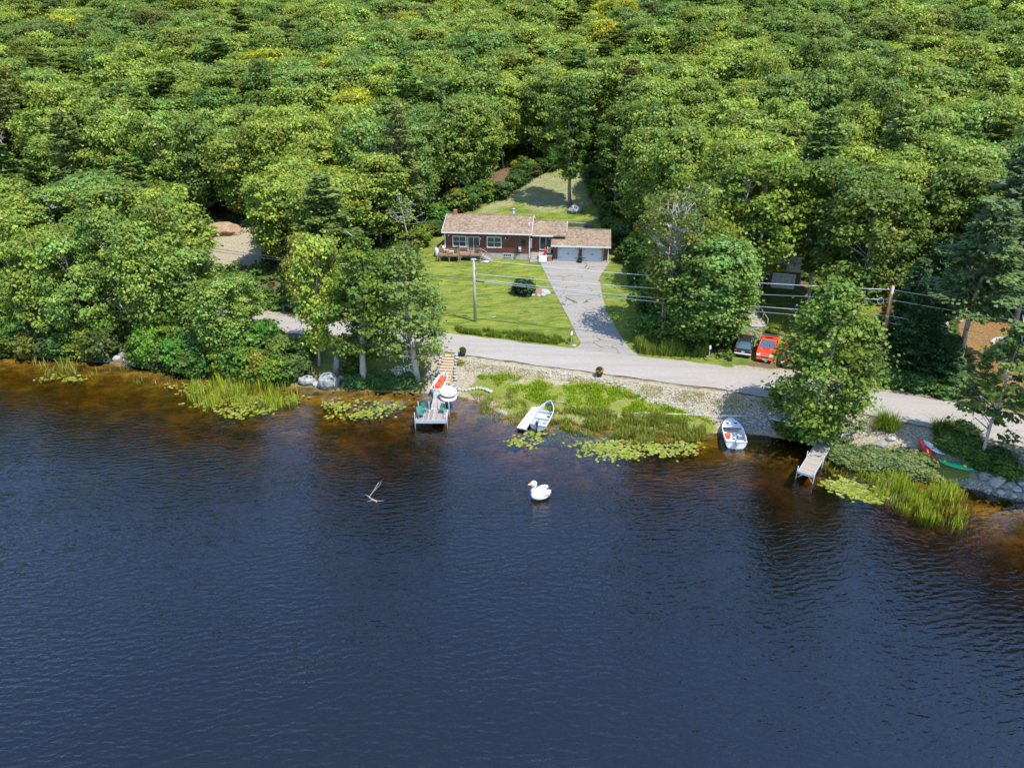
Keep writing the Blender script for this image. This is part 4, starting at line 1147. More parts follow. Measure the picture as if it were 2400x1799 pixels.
# ---------------------------------------------------------------- vehicles (local: y forward, x to the right)
def vehicle(name, loc, rz, label, cat, paint, L=4.7, W=1.88, hood=1.02, belt=1.05, roof=1.68, cab=(-2.2, 1.05, -1.7, .15), bed=False, shape='suv'):
    e = empty(name, loc, label, cat, rz)
    h = L/2; w = W/2
    def ring(y, k, zb, zt):
        a = w*k
        return [(-a*.9, y, zb), (-a, y, zb+.14), (-a*1.0, y, zt-.22), (-a*.97, y, zt-.07), (-a*.86, y, zt), (a*.86, y, zt), (a*.97, y, zt-.07), (a, y, zt-.22), (a, y, zb+.14), (a*.9, y, zb)]
    c0 = cab[0]; c1 = cab[1]
    rt = belt if not bed else belt+.1
    st = [(-h, .88, .42, rt-.12), (-h+.12, .97, .34, rt), (-h*.6, 1, .28, rt+.01), (c0, 1, .28, belt+.01), (0, 1, .27, belt), (c1, .99, .28, belt-.02), (h*.68, .98, .3, hood), (h-.3, .95, .32, hood-.06), (h-.08, .88, .36, hood-.2), (h, .78, .42, hood-.34)]
    mb = MB(); mb.loft([ring(*s) for s in st], smooth=False)
    # wheel arches
    ax = (h*.62, -h*.62)
    body = mb.build('body', paint, e)
    g = MB(); b0, b1, t0, t1 = cab; tw = w*.72; bw = w*.9
    g.loft([[(-bw, b0, belt-.02), (bw, b0, belt-.02), (bw, b1, belt-.04), (-bw, b1, belt-.04)], [(-tw, t0, roof-.06), (tw, t0, roof-.06), (tw, t1, roof-.06), (-tw, t1, roof-.06)]])
    g.build('windows', M['autoglass'], e)
    mb = MB(); ym = (t0+t1)/2
    mb.loft([[(-tw-.03, t0-.03, roof-.07), (tw+.03, t0-.03, roof-.07), (tw+.03, t1+.03, roof-.07), (-tw-.03, t1+.03, roof-.07)], [(-tw-.01, t0, roof-.03), (tw+.01, t0, roof-.03), (tw+.01, t1, roof-.03), (-tw-.01, t1, roof-.03)], [(-tw+.15, t0+.15, roof), (tw-.15, t0+.15, roof), (tw-.15, t1-.15, roof), (-tw+.15, t1-.15, roof)]])
    for sx in (-1, 1):
        mb.tube([(sx*(bw+.005), b1, belt-.04), (sx*(tw+.01), t1, roof-.05)], .05, 5); mb.tube([(sx*(bw+.005), b0, belt-.04), (sx*(tw+.01), t0, roof-.05)], .075, 5)
        mb.tube([(sx*(bw+.005), (b0+b1)/2-.1, belt-.04), (sx*(tw+.01), ym-.1, roof-.05)], .04, 5)
        if shape == 'suv': mb.tube([(sx*(bw+.005), b0+.8, belt-.04), (sx*(tw+.01), t0+.55, roof-.05)], .05, 5)
    rf = mb.build('roof', paint, e)
    if shape in ('suv', 'pickup'): MB().box(-tw*.6, tw*.6, t1-.72, t1-.28, roof+.003, roof+.012).build('sunroof', M['black'], rf)
    if shape == 'suv':
        mb = MB()
        for sx in (-1, 1): mb.tube([(sx*tw*.93, t0+.1, roof+.02), (sx*tw*.93, t0+.3, roof+.07), (sx*tw*.93, t1-.3, roof+.07), (sx*tw*.93, t1-.1, roof+.02)], .022, 5)
        mb.build('roof_rail', M['chrome'], rf)
    for sx in (-1, 1):
        for y in ax:
            mb = MB(); mb.M = Matrix.Translation((sx*(w-.13), y, .34)) @ Matrix.Rotation(R(90), 4, 'Y')
            mb.lathe([(.2, -.12), (.33, -.12), (.36, -.08), (.36, .08), (.33, .12), (.2, .12)], 18)
            wh_ = mb.build('wheel', M['tyre'], e)
            mb = MB(); mb.M = Matrix.Translation((sx*(w-.13), y, .34)) @ Matrix.Rotation(R(90), 4, 'Y')
            mb.lathe([(.05, -.125), (.2, -.125), (.22, -.1), (.22, .1), (.2, .125), (.05, .125)], 10); mb.build('rim', M['chrome'], wh_)
            mb = MB(); mb.M = Matrix.Translation((sx*(w-.005), y, .34)) @ Matrix.Rotation(R(90), 4, 'Y')
        mb = MB(); mb.box(min(sx*w, sx*(w+.2)), max(sx*w, sx*(w+.2)), c1-.35, c1-.22, belt+.0, belt+.16, .02); mb.build('mirror', paint, e)
        mb = MB(); mb.loft([[(sx*w*.86, h-.02, hood-.36), (sx*w*.5, h+.012, hood-.36), (sx*w*.5, h+.0, hood-.2), (sx*w*.86, h-.06, hood-.2)], [(sx*w*.9, h-.35, hood-.34), (sx*w*.5, h-.1, hood-.34), (sx*w*.55, h-.25, hood-.09), (sx*w*.9, h-.36, hood-.14)]]); mb.build('headlight', M['lamp'], e)
        MB().box(min(sx*w*.66, sx*w*.93), max(sx*w*.66, sx*w*.93), -h-.015, -h+.14, rt-.36, rt-.17, .02).build('tail_light', M['tail'], e)
    gr = MB(); gr.loft([[(-w*.46, h-.02, hood-.56), (w*.46, h-.02, hood-.56), (w*.54, h-.04, hood-.3), (-w*.54, h-.04, hood-.3)], [(-w*.44, h+.035, hood-.55), (w*.44, h+.035, hood-.55), (w*.52, h+.02, hood-.31), (-w*.52, h+.02, hood-.31)]])
    gr = gr.build('grille', M['chrome'], e)
    MB().loft([[(-w*.40, h+.03, hood-.52), (w*.40, h+.03, hood-.52), (w*.47, h+.01, hood-.34), (-w*.47, h+.01, hood-.34)], [(-w*.39, h+.045, hood-.515), (w*.39, h+.045, hood-.515), (w*.46, h+.03, hood-.345), (-w*.46, h+.03, hood-.345)]]).build('grille_mesh', M['black'], gr)
    mb = MB(); mb.box(-w*.9, w*.9, h-.1, h+.07, .36, .52, .04); mb.build('front_bumper', M['black'] if shape != 'pickup' else paint, e)
    mb = MB(); mb.box(-w*.92, w*.92, -h-.1, -h+.1, .38, .56, .04); mb.build('rear_bumper', M['silver'] if shape == 'suv' else M['chrome'], e)
    MB().box(-.16, .16, h+.072, h+.085, .38, .5).build('front_plate', M['white'], e)
    MB().box(-.16, .16, -h-.03, -h-.012, .62, .76).build('rear_plate', M['white'], e)
    if bed:
        MB().box(-w*.84, w*.84, -h+.1, c0-.06, rt+.01, rt+.06, .01).build('bed_cover', M['tonneau'], e)
        MB().loft([[(-.35, h*.42, hood+.02), (.35, h*.42, hood+.02), (.3, h*.62, hood+.005), (-.3, h*.62, hood+.005)], [(-.33, h*.42, hood+.06), (.33, h*.42, hood+.06), (.25, h*.60, hood+.03), (-.25, h*.60, hood+.03)]]).build('hood_scoop', M['darkred'], e)
    mb = MB()
    if shape == 'suv':
        mb.loft([[(-w*.74, -h+.02, rt+.0), (w*.74, -h+.02, rt+.0), (w*.74, -h+.06, rt+.04), (-w*.74, -h+.06, rt+.04)], [(-w*.62, t0-.06, roof-.12), (w*.62, t0-.06, roof-.12), (w*.62, t0-.02, roof-.1), (-w*.62, t0-.02, roof-.1)]])
        mb.build('rear_window', M['autoglass'], e)
    return e
def at_heading(px, py, heading, L):
    """front or rear bumper centre on the ground -> centre"""
    g = G(px, py); d = Vector((-math.sin(heading), math.cos(heading), 0))
    return g, d
h1 = R(180-24)      # nose towards the road
g = G(1789, 852); d = Vector((-math.sin(h1), math.cos(h1), 0))
vehicle('pickup_truck', g - d*2.75, h1, 'bright red pickup truck parked nose to the road between two other cars', 'pickup truck', M['redpaint'], 5.35, 1.9, 1.12, 1.12, 1.80, (-.85, 1.15, -.6, .4), True, 'pickup')
h2 = R(-21); g = G(1739, 839); d = Vector((-math.sin(h2), math.cos(h2), 0))
vehicle('parked_car', g + d*2.35, h2, 'dark grey sport utility car parked tail to the road left of the red pickup', 'car', M['blackpaint'])
g = G(1846, 866); h3 = R(180-24); d = Vector((-math.sin(h3), math.cos(h3), 0))
vehicle('parked_car', g - d*2.3, h3, 'dark red car right of the pickup, half hidden behind the big maple', 'car', M['darkred'], 4.5, 1.8, .95, .98, 1.48, (-1.8, 1.0, -1.2, .2), shape='sedan')
g = G(894, 768)
vehicle('parked_car', g, R(82), 'silver sedan parked side on beside the left part of the road', 'car', M['silver'], 4.6, 1.8, .92, .96, 1.44, (-1.7, 1.1, -1.1, .3), shape='sedan')

# ---------------------------------------------------------------- poles and lines
def pole(name, px, py, top, h, r, mat, label):
    b = G(px, py)
    e = empty(name, b, label, 'utility pole')
    tx, ty = un(*top, b.z + h)[:2]
    mb = MB(); mb.tube([(0, 0, -.5), (tx-b.x, ty-b.y, h)], [r*1.15, r*.8], 12); mb.build('shaft', mat, e)
    return e, b, Vector((tx-b.x, ty-b.y, h))
lp, lb_, lt_ = pole('utility_pole', 1114, 753, (1110, 607), 7.9, .17, M['polewood'], 'pale grey utility pole with curved lamp arm at the front edge of the lawn')
P = lambda f, t: t*f
mb = MB(); a = lt_*.86; mb.tube([a, a+Vector((.25, -.1, -.35)), a+Vector((.45, -.15, .25)), a+Vector((.8, -.2, .75)), a+Vector((1.15, -.25, .85))], .055, 7)
arm = mb.build('lamp_arm', M['steel'], lp)
MB().ell(tuple(a+Vector((1.4, -.25, .83))), (.36, .18, .12), 12, 6).build('lamp_head', M['lamp'], arm)
MB().box(lt_.x-.3, lt_.x+.3, lt_.y-.12, lt_.y+.12, 7.75, 7.92, .02).build('pole_top_pin', M['steel'], lp)
MB().tube([lt_+Vector((-.35, -.1, 0)), lt_+Vector((-.4, -.1, .55))], [.1, .07], 8).build('insulator', M['black'], lp)
MB().tube([lt_*.66+Vector((.2, -.12, 0)), lt_*.66+Vector((1.15, -.2, -.08))], .08, 8).build('splice_case', M['black'], lp)
rp, rb_, rt_ = pole('utility_pole', 2062, 846, (2092.5, 671), 8.9, .19, M['redpole'], 'rust brown leaning utility pole at the right, in front of dark hemlocks')
mb = MB()
for f in (.955, .83): mb.tube([rt_*f+Vector((-.25, 0, 0)), rt_*f+Vector((-.5, 0, .08))], [.07, .05], 7)
mb.build('insulator', M['steel'], rp)
mb = MB(); c = rt_*.83
mb.tube([c+Vector((-.95+.3*math.cos(t), 0, .3*math.sin(t)-.1)) for t in np.linspace(0, 6.28, 14)], .03, 5); mb.build('cable_coil', M['wire'], rp)
MB().box(rt_.x-.1, rt_.x+.1, rt_.y-.2, rt_.y-.1, 8.2, 8.85).build('number_tag', M['white'], rp)
gp = G(2122, 838) - rb_
MB().tube([rt_*.8, gp], .025, 4).build('guy_wire', M['wire'], rp)
def span(a, b, sag, r, mat, label, n=24):
    pts = []
    for i in range(n+1):
        t = i/n; p = a.lerp(b, t); pts.append(p - Vector((0, 0, sag*4*t*(1-t))))
    o = MB().tube(pts, r, 5).build('power_line', mat)
    return tag(o, label, 'power line')
lh_ = (.99, .77, .69, .67); rh_ = (.955, .83, .63, .54)
side_ = Vector((66, 50, 2.6)); left_ = Vector((-48, 92, 3.5))
names = ['topmost thin', 'second', 'third', 'lowest thick']
for k in range(4):
    A = lb_ + lt_*lh_[k]; B = rb_ + rt_*rh_[k]
    span(A, B, .35, .028 if k < 3 else .035, M['wire'], names[k] + ' pale line strung between the two utility poles')
    C_ = side_ + Vector((0, 0, (9.2, 8.0, 6.0, 5.2)[k]))
    span(B, C_, .4, .022, M['wire'], names[k] + ' line running right from the brown utility pole')
for k in range(2):
    span(lb_ + lt_*(.69, .66)[k], left_ + Vector((0, 0, 5.8-.4*k)), .4, .03, M['cable'], ('upper', 'lower')[k] + ' dark cable running left from the grey pole into the trees')
span(lb_ + lt_*.97, HW(9.9, -.3, 3.75), .3, .02, M['cable'], 'thin service line from the grey pole to the house wall')

# ---------------------------------------------------------------- docks
def legs(e, pts, zt, zb, r=.035):
    for x, y in pts:
        l = MB().tube([(x, y, zb), (x, y, zt)], r, 7).build('leg', M['steel'], e)
d1 = empty('dock', (0, 0, 0), 'long silvery plank dock with square end platform carrying green chairs', 'dock')
wx0, wx1 = -7.75, -6.6
mb = MB(); mb.box(wx0, wx1, 61.0, 66.6, .78, .86); mb.build('walkway', M['dockA'], d1)
mb = MB(); mb.box(-8.95, -6.15, 58.9, 60.99, .78, .865); mb.build('platform', M['dockB'], d1)
mb = MB(); mb.box(-9.0, -6.1, 58.84, 58.9, .55, .87); mb.box(-9.01, -8.95, 58.9, 61.0, .6, .87); mb.box(-6.15, -6.09, 58.9, 61.0, .6, .87)
mb.box(wx0-.05, wx0, 61.0, 66.6, .62, .87); mb.box(wx1, wx1+.05, 61.0, 66.6, .62, .87); mb.build('frame', M['alu'], d1)
legs(d1, [(-9.05, 58.8), (-6.05, 58.8), (-8.98, 61.06), (-6.05, 61.1), (-7.95, 61.1)], 1.75, -1.0)
legs(d1, [(wx0-.1, 64.2), (wx0-.1, 65.3), (wx1+.1, 63.6), (-6.5, 61.15)], 1.55, -.8, .03)
for x, y, rz, lb2 in ((-8.35, 60.5, R(25), 'green plastic chair at the back left corner of the dock platform'), (-6.6, 60.35, R(-20), 'green plastic chair with pale seat at the back right corner of the dock platform')):
    e = empty('plastic_chair', (x, y, .865), lb2, 'chair', rz)
    MB().box(-.26, .26, -.26, .24, .38, .42, .015).build('seat', M['green'], e)
    mb = MB(); ring_ = []
    mb.loft([[(.3*math.sin(t), .1+.2*math.cos(t), z) for t in np.linspace(-1.9, 1.9, 9)] + [(.27*math.sin(t), .09+.17*math.cos(t), z) for t in np.linspace(1.9, -1.9, 9)] for z in (.42, .62)])
    mb.loft([[(.3*math.sin(t), .1+.2*math.cos(t), z) for t in np.linspace(-1.1, 1.1, 9)] + [(.27*math.sin(t), .09+.17*math.cos(t), z) for t in np.linspace(1.1, -1.1, 9)] for z in (.62, .88)])
    mb.build('backrest', M['green'], e)
    for sx in (-.25, .25):
        for sy in (-.24, .22): MB().tube([(sx, sy, .4), (sx*1.15, sy*1.15, 0)], .03, 5).build('leg', M['green'], e)
e = empty('camp_chair', (-8.55, 59.45, .865), 'dark folding camp chair at the front left corner of the dock platform', 'chair', R(30))
mb = MB(); mb.loft([[(-.28, -.25, .42), (.28, -.25, .42), (.28, -.24, .44), (-.28, -.24, .44)], [(-.28, .22, .34), (.28, .22, .34), (.28, .23, .36), (-.28, .23, .36)]]); mb.build('seat', M['green'], e)
mb = MB(); mb.loft([[(-.28, .22, .36), (.28, .22, .36), (.28, .25, .36), (-.28, .25, .36)], [(-.28, .42, .95), (.28, .42, .95), (.28, .45, .95), (-.28, .45, .95)]]); mb.build('backrest', M['green'], e)
for sx in (-1, 1): MB().tube([(sx*.3, -.3, 0), (sx*.28, .25, .62)], .02, 5).build('leg', M['steel'], e); MB().tube([(sx*.28, .3, 0), (sx*.3, -.28, .6)], .02, 5).build('leg', M['steel'], e)
mb = MB(); mb.box(-.33, -.25, -.3, .28, .6, .63); mb.box(.25, .33, -.3, .28, .6, .63); mb.build('armrest', M['green'], e)
for x, y, x2, y2, lab in ((-7.15, 61.1, -7.12, 61.2, 'thin fishing rod standing at the inner edge of the dock platform'), (-6.45, 59.3, -6.5, 59.35, 'thin fishing rod standing at the front right corner of the dock platform')):
    e = empty('fishing_rod', (x, y, .865), lab, 'fishing rod')
    MB().tube([(0, 0, 0), (x2-x-.05, y2-y, 1.15)], [.025, .015], 5).build('rod', M['black'], e)
    MB().tube([(.0, 0, 0), (.5, -.15, .02)], .03, 5).build('handle', M['black'], e)

d2 = empty('dock', (0, 0, 0), 'narrow weathered plank dock on metal legs beside the lily pads on the right', 'dock')
A = Vector((*un(1888.5, 1109, .8)[:2], .8)); B = Vector((*un(1931, 1040, .8)[:2], .8))
dd = B-A; d2.location = (A.x, A.y, 0); d2.rotation_euler.z = math.atan2(dd.y, dd.x) - math.pi/2; LL = dd.length
mb = MB(); mb.box(-.56, .56, 0, LL, .72, .79); mb.build('walkway', M['dockC'], d2)
mb = MB(); mb.box(-.64, -.56, -.03, LL, .6, .82); mb.box(.56, .64, -.03, LL, .6, .82); mb.box(-.56, .56, -.06, 0, .6, .8); mb.box(-.56, .56, LL/2-.04, LL/2+.04, .79, .8)
mb.build('frame', M['alu'], d2)
legs(d2, [(-.68, .05), (.68, .05), (-.68, LL*.5), (.68, LL*.5), (-.68, LL-.1), (.68, LL-.1)], 1.25, -1.0, .04)
mb = MB()
for s in (-1, 1): mb.tube([(s*.66, -.02, .1), (s*.25, -.02, .6)], .03, 5)
mb.build('brace', M['steel'], d2)

d3 = empty('plank_raft', (0, 0, 0), 'low pale boarded dock in two sections lying at the grassy water edge', 'dock')
A = Vector((*un(1221.5, 1004, .3)[:2], .2)); B = Vector((*un(1267.5, 943, .45)[:2], .42)); dd = B-A; LL = dd.length
d3.location = A; d3.rotation_euler = (math.asin(dd.z/LL), 0, math.atan2(dd.y, dd.x)-math.pi/2)
MB().box(-.46, .46, 0, LL*.49, 0, .12, .02).build('section', M['pinkwood'], d3); MB().box(-.46, .46, LL*.51, LL, 0, .12, .02).build('section', M['pinkwood'], d3)
MB().box(-.4, .4, .1, LL*.95, -.22, -.001).build('float', M['black'], d3); MB().box(-.5, .55, LL*.49, LL*.51, .02, .14).build('joint', M['graywood'], d3)
legs(d3, [(-.43, .3), (.43, .3)], 0, -.6, .04)

# ---------------------------------------------------------------- boats
def hull(mb, L, B, Dp, wall=.05, nose=.9, flat_=.75, open_=True):
    """open boat, stern at y=0, bow at y=L; returns loft rings"""
    st = []
    for t in np.linspace(0, 1, 13):
        k = 1 if t < .45 else max(.03, (1-((t-.45)/.55)**2.3))
        k *= .93 + .07*min(1, t*4)
        st.append((t*L, B/2*k, .18*Dp*max(0, (t-.5)*2)**2, Dp*(1+.22*t*t)))
    out = [[(-b, y, zt), (-b*.97, y, zt*.5+zb*.5), (-b*flat_, y, zb+.05), (0, y, zb-.03), (b*flat_, y, zb+.05), (b*.97, y, zt*.5+zb*.5), (b, y, zt)] for y, b, zb, zt in st]
    inn = [[(-(max(b-wall, .01)), min(max(y, wall), L-wall*2), zt), (-(max(b-wall, .01))*.95, min(max(y, wall), L-.1), zb+.16), (0, min(max(y, wall), L-.1), zb+.13), ((max(b-wall, .01))*.95, min(max(y, wall), L-.1), zb+.16), ((max(b-wall, .01)), min(max(y, wall), L-wall*2), zt)] for y, b, zb, zt in st]
    v = [p for r in out for p in r]; f = []
    for i in range(12):
        for j in range(6): f.append((i*7+j, i*7+j+1, (i+1)*7+j+1, (i+1)*7+j))
    f.append(tuple(range(7)))
    mb.add(v, f)
    v = [p for r in inn for p in r]; f = []
    for i in range(12):
        for j in range(4): f.append((i*5+j, (i+1)*5+j, (i+1)*5+j+1, i*5+j+1))
    f.append((4, 3, 2, 1, 0)); mb.add(v, f)
    gun = MB()
    for s in (0, 6): gun.tube([Vector(r[s]) + Vector((0, 0, .01)) for r in out], .045, 6)
    gun.tube([out[0][0], out[0][6]], .045, 6)
    return gun, st
A = Vector((*un(1261, 1008, 0)[:2], 0)); B = Vector((*un(1287, 953, .5)[:2], 0)); dd = B-A
fb = empty('fishing_boat', (A.x, A.y, .0), 'grey aluminium fishing boat with small motor beached next to the pale boarded dock', 'boat', math.atan2(dd.y, dd.x)-math.pi/2)
fb.rotation_euler.x = R(3)
mb = MB(); gun, st = hull(mb, 4.4, 1.6, .58); mb.build('hull', M['boatin'], fb); gun.build('gunwale', M['white'], fb)
mb = MB(); mb.loft([[(-.36, 3.75, .66), (.36, 3.75, .66), (.36, 3.75, .7), (-.36, 3.75, .7)], [(-.06, 4.3, .70), (.06, 4.3, .70), (.06, 4.3, .74), (-.06, 4.3, .74)]]); mb.build('bow_cover', M['blue'], fb)
for y in (.35, 1.55, 2.75): MB().box(-.72 if y < 2 else -.66, .72 if y < 2 else .66, y, y+.32, .12, .36, .02).build('bench', M['boatgray'] if y != 1.55 else M['boatin'], fb)
for x in (-.45, .2): MB().box(x, x+.32, 1.0, 1.35, .2, .24).build('hatch', M['boatgray'], fb)
def outboard(e, x=0, y=0, s=1, col='black'):
    mb = MB(); mb.box(x-.15*s, x+.15*s, y-.32*s, y+.02, .62, .98, .05); o = mb.build('outboard_motor', M[col], e)
    MB().tube([(x, y-.15*s, .65), (x, y-.17*s, -.35)], [.07, .05], 7).build('motor_leg', M[col], o)
    MB().tube([(x, y, .8), (x+.1, y+.55, .9)], .025, 5).build('tiller', M['black'], o)
outboard(fb, -.1, .05, .8)
for x, y in ((.35, 3.1), (.5, 1.9)): MB().lathe([(.13, .36), (.15, .4), (.15, .45), (.04, .47)], 10, (x, y, 0)).build('seat_pad', M['pot'], fb)
A = Vector((*un(1724, 1052, 0)[:2], 0)); B = Vector((*un(1713, 992, .7)[:2], 0)); dd = B-A
mbo = empty('motor_boat', (A.x, A.y, 0), 'white motor boat with open rear cockpit moored with its bow on the bank', 'boat', math.atan2(dd.y, dd.x)-math.pi/2)
LB = max(4.3, dd.length)
mb = MB(); gun, st = hull(mb, LB, 1.9, .72); mb.build('hull', M['vinyl'], mbo); gun.build('gunwale', M['white'], mbo)
rg = []
for y, b, zb, zt in st:
    if y > LB*.5: rg.append([(-max(b-.03, .01), y, zt), (0, y, zt+.13*min(1, (LB-y))+.02), (max(b-.03, .01), y, zt), (0, y, zt-.12)])
MB().loft(rg).build('foredeck', M['vinyl'], mbo)
for x in (-.35, .35): MB().ell((x, LB*.72, .92), (.17, .11, .02), 10, 4).build('deck_hatch', M['pot'], mbo)
MB().box(-.82, .82, .12, .75, .2, .52, .03).build('rear_bench', M['vinyl'], mbo)
MB().box(-.8, -.3, 1.35, 1.75, .2, .62, .04).build('seat', M['orange'], mbo); MB().box(.25, .75, 1.3, 1.7, .2, .62, .04).build('seat', M['boatgray'], mbo)
MB().box(-.15, .2, .9, 1.25, .16, .5, .03).build('cooler', M['boatgray'], mbo)
MB().loft([[(-.75, LB*.5, .8), (.75, LB*.5, .8), (.75, LB*.5+.03, .8), (-.75, LB*.5+.03, .8)], [(-.6, LB*.45, 1.08), (.6, LB*.45, 1.08), (.6, LB*.45+.03, 1.08), (-.6, LB*.45+.03, 1.08)]]).build('windscreen', M['autoglass'], mbo)
outboard(mbo, 0, .0, 1.1, 'steel')
# small white pedal boat with orange vests, hung along the dock
A = Vector((*un(1022, 922, .45)[:2], .45)); B = Vector((*un(1034, 892, .8)[:2], .9))
pb = empty('row_boat', A, 'small white boat heaped with orange life vests beside the dock steps', 'boat', R(-16)); pb.rotation_euler.x = R(10)
mb = MB(); gun, st = hull(mb, 3.0, 1.15, .5); mb.build('hull', M['vinyl'], pb); gun.build('gunwale', M['white'], pb)
vr = random.Random(3)
for i in range(7):
    t = MB(); c = Vector((vr.uniform(-.22, .22), .5+i*.3, .42+vr.uniform(0, .1)))
    t.M = Matrix.Translation(c) @ Matrix.Rotation(vr.uniform(0, 3), 4, 'Z') @ Matrix.Rotation(vr.uniform(-.5, .5), 4, 'X')
    for sx in (-.16, .16): t.ell((sx, 0, 0), (.13, .3, .1), 8, 5)
    t.ell((0, .22, 0), (.2, .12, .1), 8, 5)
    tag(t.build('life_vest', M['orange']), 'orange life vest in the heap inside the small white boat', 'life vest', 'orange life vests heaped in the small boat')
    o = bpy.data.objects[-1] if False else None
for o in [o for o in bpy.data.objects if o.name.startswith('life_vest')]:
    o.matrix_world = Matrix.Translation(A) @ Matrix.Rotation(R(-16), 4, 'Z') @ Matrix.Rotation(R(10), 4, 'X')
# round towable tube standing on the dock
tb = empty('towable_tube', (-6.35, 63.4, .9), 'round white and maroon inflatable tube stack beside the walkway of the dock', 'inflatable tube', 0)
tb.rotation_euler = (R(8), R(6), 0)
MB().lathe([(.5, .02), (.74, .06), (.84, .2), (.84, .3), (.76, .38), (.5, .4)], 26, (.05, -.15, 0)).build('lower_ring', M['vinyl'], tb)
MB().lathe([(.6, .40), (.77, .42), (.77, .52), (.6, .54)], 26, (.02, -.05, 0)).build('band', M['maroon'], tb)
MB().lathe([(.5, .54), (.78, .56), (.86, .68), (.84, .82), (.7, .92), (.3, .95), (.02, .93)], 26).build('upper_ring', M['vinyl'], tb)

def kayak(name, pa, pb_, w, mat, label, cockpits=1, cat='kayak', h=.32):
    A = G(*pa, up=.25); B = G(*pb_, up=.25); d = B-A; L = d.length
    e = empty(name, (A+B)/2, label, cat, math.atan2(d.y, d.x)-math.pi/2); e.rotation_euler.x = math.asin(d.z/L)
    rg = []
    for t in np.linspace(-1, 1, 17):
        k = max(.02, (1-abs(t)**2.2)); z = .12*t**4
        rg.append([(-w/2*k, t*L/2, h*.5+z), (-w*.36*k, t*L/2, .03+z), (0, t*L/2, z), (w*.36*k, t*L/2, .03+z), (w/2*k, t*L/2, h*.5+z), (w*.3*k, t*L/2, h*.85*(.6+.4*k)+z), (0, t*L/2, h*(.6+.4*k)+z), (-w*.3*k, t*L/2, h*.85*(.6+.4*k)+z)])
    MB().loft(rg, smooth=True).build('hull', mat, e)
    return e, L
e, L = kayak('kayak', (2152,1033), (2193,1090), .72, M['kred'], 'red kayak with orange bow lying on the grass beside the grey board')
mb = MB(); mb.tube([(.25*math.cos(t), .1+.5*math.sin(t), .325) for t in np.linspace(0, 6.28, 20)], .035, 5); cp = mb.build('cockpit_rim', M['darkred'], e)
MB().ell((0, .1, .30), (.22, .46, .03), 14, 4).build('cockpit', M['orange'], cp)
MB().ell((0, -L*.36, .27), (.2, .5, .05), 10, 4).build('bow_patch', M['orange'], e)
e, L = kayak('paddle_board', (2162,1034), (2211,1068), .85, M['kgrey'], 'pale grey pointed board lying right of the red kayak', cat='board', h=.16)
MB().box(-.2, .2, -.6, .3, .165, .18).build('deck_pad', M['white'], e)
e, L = kayak('kayak', (2197,1083), (2281,1106), .74, M['kgreen'], 'green kayak with yellow seat pad lying on the bank near the rocks')
MB().ell((0, .1, .30), (.2, .45, .05), 14, 4).build('cockpit', M['kgreen'], e); MB().box(-.16, .16, .5, .75, .3, .4, .03).build('seat_pad', M['yellow'], e); MB().box(-.14, .14, -.9, -.75, .27, .34, .02).build('foot_pad', M['yellow'], e)

# ---------------------------------------------------------------- swan float
sw = un(1262, 1166, 0)
swan = empty('swan_float', (sw[0]+.15, sw[1], -.04), 'white inflatable swan with orange beak floating on the lake', 'pool float', R(8))
mb = MB()     # body: boat-like shell drawn out to neck and tail; head looks left
rg = []
for x, yw, zb, zt in ((-.78, .12, .3, .5), (-.72, .32, .14, .62), (-.58, .46, .05, .70), (-.3, .56, 0, .68), (0, .58, 0, .66), (.3, .52, .02, .66), (.55, .38, .1, .68), (.72, .22, .22, .72), (.84, .07, .42, .72)):
    zc = (zb+zt)/2; rg.append([(x, yw*math.cos(t), zc+(zt-zb)/2*math.sin(t)) for t in np.linspace(0, 2*math.pi, 16, endpoint=False)])
mb.loft(rg, smooth=True)
mb.tube([(-.5, 0, .5), (-.62, 0, .75), (-.6, 0, .95), (-.5, 0, 1.12), (-.48, 0, 1.3), (-.54, 0, 1.42)], [.26, .2, .15, .14, .2, .2], 12)
mb.ell((-.56, 0, 1.42), (.27, .23, .27), 16, 10)
body = mb.build('body', M['vinyl'], swan)
for s in (-1, 1):
    mb = MB(); rg = []
    for x, z0, z1 in ((-.42, .35, .5), (-.2, .28, .78), (.1, .3, .92), (.4, .42, .96), (.62, .6, .9), (.7, .7, .8)):
        rg.append([(x, s*(.42+.1*math.cos(t)), (z0+z1)/2+(z1-z0)/2*math.sin(t)) for t in np.linspace(0, 2*math.pi, 10, endpoint=False)])
    mb.loft(rg, smooth=True).build('wing', M['vinyl'], swan)
    MB().ell((-.73, s*.16, 1.44), (.035, .03, .045), 8, 6).build('eye', M['black'], swan)
MB().tube([(-.78, 0, 1.40), (-.92, 0, 1.38), (-1.02, 0, 1.34)], [.11, .09, .05], 10).build('beak', M['beak'], swan)
MB().ell((-.66, 0, .98), (.05, .05, .07), 8, 5).build('bow_tie', M['black'], swan)
# floating dead branch
b0 = Vector((*un(884, 1177, 0)[:2], 0)); br = MB()
br.tube([(0, 0, .06), (-.45, .35, .02), (-.85, .75, .05), (-1.1, .95, .05)], [.09, .07, .05, .03], 6)
br.tube([(-.75, .62, .04), (-.45, 1.0, .35), (-.05, 1.55, .85)], [.05, .04, .025], 6); br.tube([(-.4, 1.1, .3), (0, 1.5, .6), (.15, 1.7, .95)], [.03, .025, .012], 5)
br.tube([(-.1, .1, .04), (.5, .15, .04)], [.04, .02], 5); br.tube([(-.35, .25, .03), (-.8, .05, .05)], [.04, .015], 5)
tag(br.build('dead_branch', M['bark'], None, b0), 'brown dead branch sticking out of the open water', 'branch')

